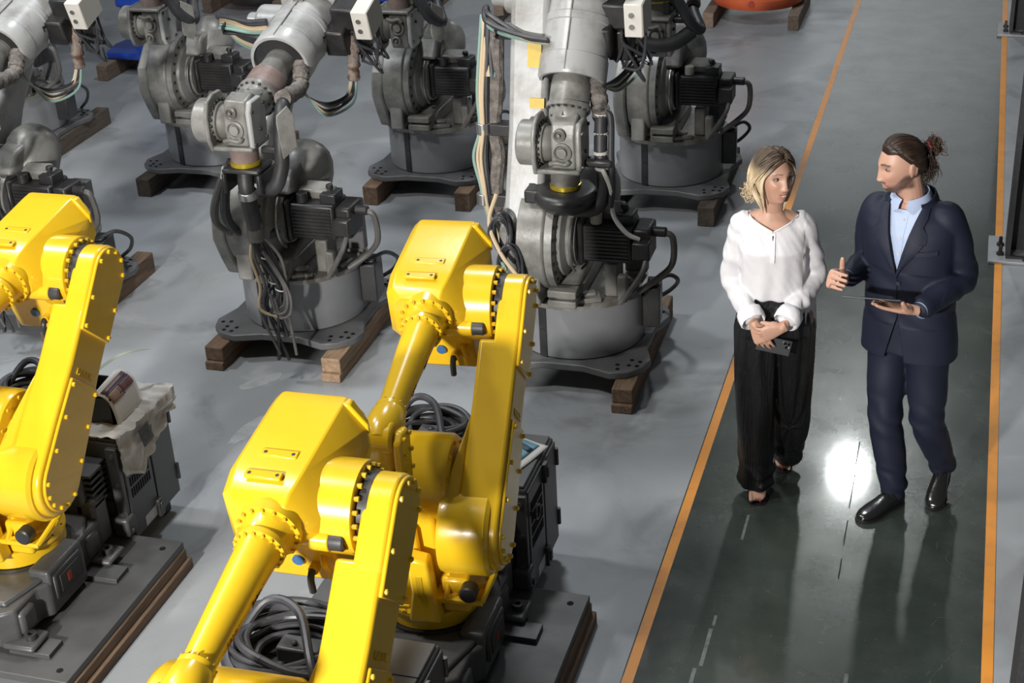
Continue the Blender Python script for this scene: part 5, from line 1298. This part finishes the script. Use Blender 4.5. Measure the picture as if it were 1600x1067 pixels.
    for k in range(480):       # loose curly bun
        p = bc + Vector((rr.gauss(0, .016), rr.gauss(0, .015), rr.gauss(0, .018))); dr = Vector((rr.uniform(-1, 1), rr.uniform(-1, 1), rr.uniform(-1, 1))).normalized(); pts = [p]
        for q_ in range(5):
            dr = (dr + Vector((rr.uniform(-1, 1), rr.uniform(-1, 1), rr.uniform(-1, 1))) * .8 - (p - bc) * 20).normalized(); p = p + dr * .012; pts.append(p)
        hb.tube([HM @ q_ for q_ in pts], lambda s_, q=rr.uniform(.0010, .0019): q * (1 - .5 * s_), 5, 4)
    for k in range(260):
        x0 = rr.uniform(-.042, .042); z0 = rr.uniform(-.03, .05); y0 = .100 + .02 * rr.random()
        pts = [Vector((x0, y0, z0))]
        for j in range(4): pts.append(pts[-1] + Vector((rr.uniform(-.014, .014), rr.uniform(-.012, .016) - (.012 if z0 - j * .02 < -.04 else 0), -.022 + rr.uniform(-.006, .006))))
        hb.tube([HM @ p for p in pts], lambda s_, q=rr.uniform(.0010, .0019): q * (1 - .6 * s_), 5, 4)
    hm = hb.mesh('hair', 80); inv = HM.inverted()
    def hc(co):
        p = inv @ co; n = mnoise.noise(Vector((p.x * 60, p.y * 18, p.z * 60))); c = lerp3((.026, .015, .010), (.085, .048, .028), max(0, n) * .9); return lerp3(c, (.12, .065, .035), sst(p.y, .11, .17) * .5)
    col_attr(hm, hc); link('hair', hm, 'hair_mat', t)
    mb = MB(); mb.M = HM; mb.tube([bun + Vector((.02 * math.cos(a), .006, .02 * math.sin(a))) for a in [k * PI / 6 for k in range(13)]], .0065, 8, 2); mb.build('hair_tie', 'hair_tie', t)
    # shirt
    SS = [(z, cx, cy, rx + .012, ry + .014) for z, cx, cy, rx, ry in TS if z > 1.05]
    s = MB(); loft(s, SS); sm_ = fuse(s, .007, 5)
    NZ = 1.462
    cut_mesh(sm_, [((0, 0, 1.452), (0, 0, 1)), ], lambda q: q.z > 1.452 and q.y < .0 and abs(q.x + .126) < .055)
    sh = link('shirt', sm_, 'shirt_blue', t)
    for k in range(4):
        z = 1.415 - k * .068; x = -.120 + .002 * k
        MB().cyl((x, front_y(SS, x, z) + .001, z), (x, front_y(SS, x, z) - .003, z), .0058, n=12).build('shirt_button', 'label_white', sh)
    rows = [[(Vector((-.120 + dx, front_y(SS, -.120 + dx, z) - .0005, z)), Vector((0, -1, 0))) for dx in (-.014, 0, .014)] for z in [1.44 - .02 * k for k in range(14)]]
    pk = MB(); strip(pk, rows, .0012); pk.build('shirt_placket', 'shirt_blue', sh)
    # shirt collar: band around the neck with two leaves
    for sx in (-1, 1):
        rows = []
        for k in range(13):
            s_ = k / 12; a = -PI / 2 + sx * (.20 + s_ * (PI - .20)); r1 = .068; r2 = .084 - .004 * s_
            cx, cy = -.132, .018
            top = Vector((cx + r1 * math.cos(a), cy + r1 * math.sin(a) * .98, 1.490 + .038 * s_ * (1.3 - .3 * s_)))
            drop = .060 - .015 * s_ if s_ > .12 else .034 + .026 * s_ / .12
            bot = Vector((cx + r2 * math.cos(a) * 1.05, cy + r2 * math.sin(a) * 1.04 - .010 * (1 - s_), top.z - drop))
            nrm = Vector((math.cos(a), math.sin(a), .2)).normalized()
            rows.append([(top, nrm), (top.lerp(bot, .5) + nrm * .006, nrm), (bot, nrm)])
        c = MB(); strip(c, rows, .004); c.build('shirt_collar', 'shirt_blue', sh)
    # jacket
    JS = [(.775, -.085, .004, .212, .142), (.86, -.088, .003, .208, .140), (.98, -.093, .0, .196, .134), (1.09, -.099, -.002, .188, .132), (1.20, -.106, -.004, .196, .138), (1.30, -.112, -.002, .204, .140), (1.37, -.117, .004, .208, .130), (1.42, -.121, .012, .190, .108), (1.455, -.125, .018, .150, .085), (1.485, -.128, .024, .088, .066)]
    j = MB(); loft(j, JS)
    for s_, e_, w_, d_ in ((sR, eR, wR, 1), (sL, eL, wL, -1)):
        kk = e_.lerp(w_, .93)
        limb(j, [(*(s_ + Vector((.018 * d_, 0, -.014))), .078), (*(s_.lerp(e_, .35)), .071), (*(s_.lerp(e_, .75)), .064), (*(e_ + Vector((0, .008, 0))), .064), (*e_.lerp(w_, .45), .058), (*kk, .047)], 26)
    jm = fuse(j, .0058, 8)
    def jw(co):
        n = mnoise.noise(co * 7) * .005
        for e_, s2, w2 in ((eR, sR, wR), (eL, sL, wL)):
            d = (co - e_).length
            if d < .17: n += .007 * math.sin((co - e_).dot((w2 - s2).normalized()) * 75 + 3 * mnoise.noise(co * 9)) * (1 - d / .17)
            for a_, b_ in ((s2, e_), (e_, w2)):
                pass
        if co.z < 1.2 and co.z > .95 and abs(co.x + .1) < .2: n += .003 * math.sin(co.z * 46 + co.x * 30)
        return n
    wrinkle(jm, jw)
    XB, ZB = -.113, 1.185          # top button
    kV = .073 / (1.47 - ZB)
    def near_arm(q):
        for e_, w_ in ((eR, wR), (eL, wL)):
            ab = w_ - e_; tt_ = max(0, min(1, (q - e_).dot(ab) / ab.length_squared))
            if (q - (e_ + ab * tt_)).length < .085: return True
        return False
    def jt(q):
        if near_arm(q) : return False
        dx = q.x - (XB - .045 * (q.z - ZB))
        if q.y < .0 and q.z > ZB and abs(dx) < kV * (q.z - ZB): return True
        if q.z > 1.478 and abs(q.x + .127) < .10: return True
        if q.z < .785: return True
        if q.y < -.02 and q.z < 1.0 and abs(q.x + .100) < .22 * (1.0 - q.z): return True
        return False
    nl = Vector((1, 0, kV + .045)).normalized(); nr_ = Vector((1, 0, -(kV - .045))).normalized()
    cut_mesh(jm, [((XB, 0, ZB), nl), ((XB, 0, ZB), nr_), ((0, 0, 1.478), (0, 0, 1)), ((0, 0, .785), (0, 0, 1)), ((-.1, 0, 1.0), (1, 0, .22)), ((-.1, 0, 1.0), (1, 0, -.22)), ((0, -.02, 0), (0, 1, 0)), ((0, 0, 0), (0, 1, 0))], jt)
    ja = solid(link('jacket', jm, 'suit_navy', t), .005)
    # lapels lie on the chest along the V
    for sx in (-1, 1):
        rows = []
        for k in range(19):
            s_ = k / 18; z = ZB - .005 + (1.475 - ZB) * s_
            xi = XB - .045 * (z - ZB) + sx * kV * (z - ZB)
            w_ = .010 + .062 * sst(s_, 0, .62) if s_ < .72 else (.072 - .030 * sst(s_, .72, .74) + .0 * s_)
            if s_ > .9: w_ *= 1 - .3 * (s_ - .9) / .1
            row = []
            for c_ in range(5):
                x = xi + sx * (w_ * c_ / 4 - .003); y = front_y(JS, x, min(z, 1.47), off=.0075 + .004 * math.sin(PI * c_ / 4))
                nrm = Vector(((x + .11) * 2.0, -1, .2)).normalized(); row.append((Vector((x, y, z - (.02 * c_ / 4 if .60 < s_ < .74 else 0))), nrm))
            rows.append(row)
        l = MB(); strip(l, rows, .005); l.build('lapel', 'suit_navy', ja)
        rows = []
        for k in range(13):       # stand-up back collar
            s_ = k / 12; a = -PI / 2 + sx * (.75 + s_ * (PI - .75)); cx, cy = -.131, .022
            top = Vector((cx + .092 * math.cos(a), cy + .086 * math.sin(a), 1.478 + .034 * sst(s_, 0, .6))); bot = Vector((cx + .112 * math.cos(a), cy + .104 * math.sin(a), 1.445 + .012 * s_)); nrm = Vector((math.cos(a), math.sin(a), .3)).normalized()
            rows.append([(top, nrm), (top.lerp(bot, .5) + nrm * .004, nrm), (bot, nrm)])
        l = MB(); strip(l, rows, .005); l.build('jacket_collar', 'suit_navy', ja)
    # welt pocket, flap pockets, front edge, buttons
    rows = [[(Vector((x, front_y(JS, x, z + .10 * (x + .02), off=.007), z + .14 * (x + .02))), Vector((0, -1, 0))) for x in (-.045, -.015, .015, .045)] for z in (1.292, 1.310)]
    m_ = MB(); strip(m_, rows, .003); m_.build('welt_pocket', 'suit_navy', ja)
    MB().tube([(XB + .004, front_y(JS, XB, ZB, off=.006), ZB), (XB + .004, front_y(JS, XB, 1.09, off=.006), 1.09), (-.100, front_y(JS, -.10, 1.0, off=.006), 1.0)], .0018, 6).build('front_edge', 'suit_edge', ja)
    for z in (ZB - .03, ZB - .125): MB().cyl((XB + .012, front_y(JS, XB, z) - .002, z), (XB + .012, front_y(JS, XB, z) - .011, z), .010, n=16).build('jacket_button', 'suit_edge', ja)
    for e_, w_ in ((eR, wR), (eL, wL)):
        ax = (w_ - e_).normalized()
        MB().lathe([(.036, 0), (.038, .028)], e_.lerp(w_, .94), ax, 28, False).build('shirt_cuff', 'shirt_blue', ja)
        for k in range(3):
            p_ = e_.lerp(w_, .70 + .055 * k); MB().ball(p_ + Vector((.030, .02, -.036)), .006, .006, .004, 10, 6).build('sleeve_button', 'suit_edge', ja)
    # trousers
    p = MB(); loft(p, [(.80, -.088, 0, .175, .125), (.90, -.09, 0, .172, .12), (1.0, -.094, 0, .165, .115)])
    RH, RK, RA = Vector((-.178, 0, .84)), Vector((-.150, -.055, .46)), Vector((-.088, -.045, .085))
    LH, LK, LA = Vector((-.002, 0, .84)), Vector((.026, -.005, .46)), Vector((.060, .155, .155))
    for hh, kk, aa in ((RH, RK, RA), (LH, LK, LA)):
        limb(p, [(*hh, .096), (*hh.lerp(kk, .5), .088), (*kk, .076), (*kk.lerp(aa, .5), .071), (*aa, .060)], 28)
    pm = fuse(p, .006, 8)
    def tw(co):
        n = .005 * mnoise.noise(co * 8)
        for kk in (RK, LK):
            d = (co - kk).length
            if d < .16: n += .006 * math.sin(co.z * 62 + co.x * 35 + 3 * mnoise.noise(co * 8)) * (1 - d / .16)
        if co.z < .26: n += .006 * math.sin(co.z * 70 + co.x * 20 + 3 * mnoise.noise(co * 9)) * sst(.28 - co.z, 0, .2)
        return n
    wrinkle(pm, tw); cut_mesh(pm, [((0, 0, .045), (0, 0, 1))], lambda q: q.z < .045)
    solid(link('trousers', pm, 'suit_navy', t), .003)
    # shoes
    def shoe(heel, toe, lift):
        heel = Vector(heel); toe = Vector(toe); d = toe - heel; L = d.length; d.normalize(); sd = Vector((-d.y, d.x, 0)).normalized(); up = sd.cross(d) * -1
        if up.z < 0: up = -up
        s_ = MB(); rs = []
        for u, w_, h_ in ((-.01, .012, .03), (.02, .028, .065), (.10, .034, .085), (.25, .036, .088), (.40, .037, .078), (.55, .042, .062), (.70, .046, .050), (.84, .042, .042), (.94, .031, .033), (1.0, .014, .022)):
            ring = []
            for k in range(24):
                a = 2 * PI * k / 24; c_, q_ = math.cos(a), math.sin(a)
                ring.append(heel + d * L * u + sd * w_ * math.copysign(abs(c_) ** .8, c_) + up * (h_ / 2 + h_ / 2 * math.copysign(abs(q_) ** .75, q_)))
            rs.append(ring)
        s_.rings(rs); so = s_.build('shoe', 'leather_black', t, angle=60)
        q = MB(); rs = []
        for u, w_ in ((-.015, .016), (.03, .032), (.2, .037), (.45, .037), (.7, .049), (.86, .045), (.97, .030), (1.015, .012)):
            c_ = heel + d * L * u; h0 = .0015; rs.append([c_ + sd * w_ + up * h0, c_ + sd * w_ + up * .012, c_ - sd * w_ + up * .012, c_ - sd * w_ + up * h0])
        q.rings(rs); q.build('sole', 'strap_black', so)
        for k in (-1, 1): MB().tube([heel + d * L * .40 + sd * .034 * k + up * .030, heel + d * L * .36 + sd * .030 * k + up * .060, heel + d * L * .33 + sd * .018 * k + up * .082], .0025, 6).build('elastic_gusset', 'suit_edge', so)
    shoe((-.060, -.010, .002), (-.160, -.262, .002), 0); shoe((.058, .205, .085), (.092, -.012, .002), .08)
    # tablet
    tb = thing('tablet', 'slim dark tablet held flat in the man\'s left hand', 'tablet', (0, 0, 0))
    Mw = Matrix.Translation((-.06, 6.0, 0)) @ Matrix.Rotation(R(-18), 4, 'Z')
    tb.matrix_world = Mw @ Matrix.Translation((-.140, -.300, 1.142)) @ Matrix.Rotation(R(10), 4, 'Z') @ Matrix.Rotation(R(-24), 4, 'X') @ Matrix.Rotation(R(-4), 4, 'Y')
    MB().box(-.12, .12, -.085, .085, -.0035, .0025).build('tablet_case', 'tablet_back', tb, .0025)
    MB().box(-.114, .114, -.079, .079, .0024, .0034).build('tablet_glass', 'tablet_screen', tb)
    return t
woman(); man()

# ------------------------------------------------------------------ third row: orange and blue robots, seen only at their feet
mat('rust_timber', (.24, .17, .12), .85, c2=(.13, .10, .08), scale=5, bump=.4, bscale=14, stretch=(9, 1, 9))
def far_robot(label, loc, paint, col, group, rbase=.44):
    t = thing('industrial_robot', label, 'robot', loc, 0, group)
    if col == 'orange':
        MB().lathe([(.36, .14), (rbase - .03, .15), (rbase, .20), (rbase, .24), (.36, .30)], n=56).build('base_skirt', paint, t)
        MB().lathe([(.34, .29), (.36, .30), (.33, .50), (.33, .62)], n=48).build('base_drum', 'navy_paint', t)
        MB().box(-.06, .06, -.375, -.33, .34, .42).build('warning_label', 'label_yellow', t, .004)
        MB().cyl((.0, -rbase + .005, .22), (0, -rbase - .006, .22), .03, n=20).build('port', 'print_red', t)
        MB().box(-.45, -.30, -.30, -.10, .26, .40).build('connector_box', 'plug_blue', t, .01)
        x0 = 0
    else:
        MB().prism([(-.36, -.30), (.30, -.30), (.36, -.18), (.36, .30), (-.36, .30), (-.42, .0)], 'z', .14, .20).build('base_foot', paint, t, .02)
        MB().lathe([(.20, .20), (.16, .24), (.15, .52), (.15, .54)], n=40).build('base_column', paint, t)
        MB().lathe([(.15, .53), (.26, .56), (.27, .62), (.25, .66), (.20, .70)], n=44).build('turntable', paint, t)
    MB().prism([(-.26, .60), (.26, .60), (.22, .86), (.10, 1.02), (-.10, 1.02), (-.22, .86)], 'x', -.20, .12).build('swivel', paint, t, .03)
    MB().lathe([(.16, -.30), (.20, -.28), (.20, -.16)], (0, -.05, .92), (1, 0, 0), 32).build('shoulder', paint, t)
    MB().box(.12, .40, -.13, .03, .84, 1.0).build('motor', 'motor_black', t, .015)
    MB().prism([(-.16, .85), (.06, .85), (.22, 1.75), (.10, 1.85), (-.02, 1.80)], 'x', -.30, -.18).build('lower_arm', paint, t, .03)
    MB().lathe([(.12, -.34), (.15, -.33), (.15, .08)], (0, .12, 1.76), (1, 0, 0), 32).build('elbow', paint, t)
    fa = MB(); fa.tube([(-.05, .25, 1.86), (-.05, -.30, 1.80), (-.05, -.75, 1.66)], lambda s: .14 - .06 * s, 20, 5); fa.build('forearm', paint, t)
    MB().ball((-.05, -.80, 1.62), .10, .10, .11).build('wrist', paint, t)
    MB().lathe([(.06, -.08), (.06, -.2)], (-.05, -.82, 1.60), (0, 0, 1), 20).build('tool_flange', 'dark_steel', t)
    MB().tube([(.1, -.2, 1.85), (.2, -.3, 1.5), (.12, -.2, 1.2), (.2, 0, 1.0)], .025).build('cable', 'cable_black', t)
    return t
OG = 'robots in the far row'
far_robot('orange robot base in the far row nearest the walkway', (-1.95, 14.05, 0), 'orange_paint', 'orange', OG)
far_robot('orange robot in the far row behind the sticker-marked robot', (-3.98, 14.08, 0), 'orange_paint', 'orange', OG)
far_robot('orange robot in the far row behind the brown-sleeved forearm', (-7.05, 14.0, 0), 'orange_paint', 'orange', OG)
far_robot('blue robot standing on timbers at the far left', (-7.05, 11.78, 0), 'blue_paint', 'blue', OG)
far_robot('blue robot in the far row between two orange robots', (-5.45, 13.9, 0), 'blue_paint', 'blue', OG)
for (x, y, who, dx) in ((-1.95, 14.05, 'the orange robot nearest the walkway', .39), (-3.98, 14.08, 'the second orange robot', .39), (-7.05, 14.0, 'the third orange robot', .39), (-7.05, 11.78, 'the blue robot', .30), (-5.45, 13.9, 'the far blue robot', .30)):
    for s, side in ((-1, 'left'), (1, 'right')):
        timber('pale timber under the %s side of %s' % (side, who), x + s * dx, y - .48, y + .45, .10, 0, .14, 'rust_timber', TG)

# ------------------------------------------------------------------ papers and tape on the cabinets
def paper_mat(name, base, ink, rough=.75):
    m = bpy.data.materials.new(name); m.use_nodes = True; MAT[name] = m
    nd = m.node_tree.nodes; lk = m.node_tree.links; b = nd['Principled BSDF']; b.inputs['Roughness'].default_value = rough
    tc = nd.new('ShaderNodeTexCoord'); 
    br = nd.new('ShaderNodeTexBrick'); br.inputs['Scale'].default_value = 26; br.inputs['Color1'].default_value = (*ink, 1); br.inputs['Color2'].default_value = (*[min(1, c * 1.25) for c in ink], 1); br.inputs['Mortar'].default_value = (*base, 1)
    br.inputs['Mortar Size'].default_value = .035; br.inputs['Brick Width'].default_value = 2.4; br.inputs['Row Height'].default_value = .16
    lk.new(tc.outputs['Object'], br.inputs['Vector']); 
    n = nd.new('ShaderNodeTexNoise'); n.inputs['Scale'].default_value = 9; lk.new(tc.outputs['Object'], n.inputs['Vector'])
    mx = nd.new('ShaderNodeMix'); mx.data_type = 'RGBA'; mx.inputs['B'].default_value = (*base, 1)
    rp = nd.new('ShaderNodeMapRange'); rp.inputs['From Min'].default_value = .42; rp.inputs['From Max'].default_value = .5
    lk.new(n.outputs['Fac'], rp.inputs['Value']); lk.new(rp.outputs['Result'], mx.inputs['Factor']); lk.new(br.outputs['Color'], mx.inputs['A']); lk.new(mx.outputs['Result'], b.inputs['Base Color'])
    return m
paper_mat('newsprint', (.56, .53, .49), (.40, .38, .36))
mat('paper_white', (.66, .64, .60), .7); mat('leaflet_blue', (.16, .33, .42), .5, c2=(.10, .26, .36), scale=6); mat('leaflet_teal', (.012, .06, .08), .5)
mat('leaflet_rust', (.22, .08, .07), .5, c2=(.10, .06, .09), scale=25); mat('leaflet_purple', (.06, .05, .11), .5); mat('leaflet_skin', (.36, .22, .15), .5, c2=(.20, .10, .08), scale=20); mat('tape_green', (.36, .40, .30), .6); mat('ink_photo', (.05, .05, .05), .7, c2=(.12, .12, .12), scale=30)
def sheet(name, fn, nu, nv, m, parent=None, th=.0015):
    mb = MB(); rows = [[Vector(fn(i / nu, j / nv)) for j in range(nv + 1)] for i in range(nu + 1)]
    vs = [p for r in rows for p in r]; fs = [(i * (nv + 1) + j, i * (nv + 1) + j + 1, (i + 1) * (nv + 1) + j + 1, (i + 1) * (nv + 1) + j) for i in range(nu) for j in range(nv)]
    mb.add(vs, fs); me = mb.mesh(name, 60); o = link(name, me, m, parent); s = o.modifiers.new('solid', 'SOLIDIFY'); s.thickness = th; s.offset = 1
    return o
CX, CY = AX.x + OFF1.x, AX.y + OFF1.y
X1, Y0, Y1, ZT = CX + .245, CY + .53, CY + .955, .616
def nz3(x, y, s): return mnoise.noise(Vector((x * s, y * s, 3.1)))
# newspaper: lies on the lid, breaks over its right edge and hangs
def news(u, v):
    # u across (front to back), v from lid inner edge outwards over the edge
    y = Y0 + .005 + u * (Y1 - Y0 + .02) - .03 * v
    d = v * .46; lid = .23
    if d < lid: x, z = X1 - lid + d, ZT + .006
    else:
        hang = (d - lid) * (1.05 - .5 * abs(u - .30) ** .8 * 1.6 if u < .85 else .35)
        x, z = X1 + .028 + .02 * nz3(u * 3, v * 3, 2), ZT + .010 - max(0, hang)
        if u > .55: x += .05 * (u - .55) * (1.4 - (d - lid) * 2)
    e = .014 * nz3(u * 2.2, v * 2.2, 3.0) + .030 * abs(nz3(u * 4 + v * 2, v * 4, 1.6)) - .006
    return (x + (e if d > lid else 0), y, z + (abs(e) + .10 * max(0, u - .62) * (1 - abs(d - lid) * 3 if abs(d - lid) < .33 else 0) if d < lid + .02 else 0))
nwp = thing('newspaper', 'crumpled newspaper sheet draped over the leftmost grey cabinet', 'newspaper', (0, 0, 0))
sheet('newspaper_sheet', news, 40, 44, 'newsprint', nwp)
sheet('printed_photo', lambda u, v: (X1 + .055 + .012 * u, Y0 + .10 + .07 * u + .03 * v, ZT - .005 - .10 * v + .02 * u), 6, 6, 'ink_photo', nwp)
# dark carton with cables and a glossy leaflet curling over it
bx = thing('carton', 'dark open carton standing on the leftmost grey cabinet beside the cable coil', 'box', (CX + .012, CY + .74, ZT + .006), R(0))
MB().box(-.03, .17, -.10, .10, 0, .006).build('carton_floor', 'cabinet_dark', bx)
for (a, b_, c_, d_) in ((-.03, -.024, -.10, .10), (.164, .17, -.10, .10), (-.03, .17, -.10, -.094), (-.03, .17, .094, .10)): MB().box(a, b_, c_, d_, .0, .13).build('carton_side', 'cabinet_dark', bx)
lf = thing('leaflet', 'glossy colour leaflet curling over the carton on the leftmost cabinet', 'leaflet', (CX + .11, CY + .75, ZT))
def leaf(u, v):
    a = PI * (.08 + .88 * v)
    return (-.075 * math.cos(a) + .02, -.12 + .22 * u, .05 + .105 * math.sin(a) + .03 * u * (1 - v) - (.10 * max(0, v - .75) * 2))
sheet('leaflet_sheet', leaf, 10, 20, 'paper_white', lf)
for (u0, u1, v0, v1, m_) in ((.08, .92, .50, .60, 'leaflet_rust'), (.08, .92, .60, .64, 'leaflet_purple'), (.08, .50, .64, .80, 'leaflet_skin'), (.50, .92, .64, .78, 'leaflet_rust'), (.40, .55, .60, .80, 'leaflet_purple')):
    sheet('leaflet_print', lambda u, v, a=u0, b_=u1, c_=v0, d_=v1: tuple(Vector(leaf(a + (b_ - a) * u, c_ + (d_ - c_) * v)) + Vector((.003 * (1 if c_ > .5 else 0), 0, .0035))), 5, 5, m_, lf)
for k, (pts, lab) in enumerate((([(CX - .02, CY + .60, ZT + .135), (CX + .02, CY + .58, ZT + .05), (CX + .05, CY + .57, ZT + .01)], 'pale green tape strip hanging down the front of the carton'),
                                ([(CX + .0, CY + .86, ZT + .15), (CX + .07, CY + .93, ZT + .19), (CX + .15, CY + .97, ZT + .205), (CX + .19, CY + 1.0, ZT + .20)], 'pale green tape strip sticking out above the carton'))):
    P = catmull(pts, 5); mb = MB(); rows = [[(p + Vector((-.012, .006, 0)), Vector((0, -.4, .9))), (p + Vector((.012, -.006, .004)), Vector((0, -.4, .9)))] for p in P]
    strip(mb, rows, .0012); tag(mb.build('tape_strip', 'tape_green'), lab, 'tape')
# blue brochure on the middle cabinet
BX, BY = AX.x + .245, AX.y + .53
br_ = thing('brochure', 'blue and white brochure lying on the middle grey cabinet', 'brochure', (BX - .14, BY + .22, .619), R(-20))
sheet('brochure_sheet', lambda u, v: (-.13 + .24 * u, -.16 + .30 * v, .002 + .012 * math.sin(u * 4) * math.sin(v * 3) + .012 * max(0, u - .8) * 5 * .3), 14, 14, 'paper_white', br_)
sheet('brochure_print', lambda u, v: (-.12 + .195 * u, -.145 + .27 * v, .0055 + .012 * math.sin((.04 + .82 * u) * 4) * math.sin((.05 + .9 * v) * 3)), 12, 12, 'leaflet_blue', br_, .001)
sheet('brochure_band', lambda u, v: (-.10 + .17 * u, .085 + .03 * v - .03 * u, .0085 + .012 * math.sin((.12 + .7 * u) * 4) * math.sin((.82 + .1 * v) * 3)), 8, 4, 'leaflet_teal', br_, .001)
sheet('brochure_tag', lambda u, v: (-.02 + .05 * u, .03 + .02 * v, .0085 + .012 * math.sin((.46 + .2 * u) * 4) * math.sin((.63 + .07 * v) * 3)), 3, 2, 'paper_white', br_, .001)
MB().box(-.04, .10, -.09, .05, 0, .06).build('spare', 'cabinet_dark') if False else None

spill(-3.56, 6.47, .13, .05, .9, 3); spill(-3.40, 5.98, .05, .15, -.2, 8)
bpy.data.scenes.remove(TMP)
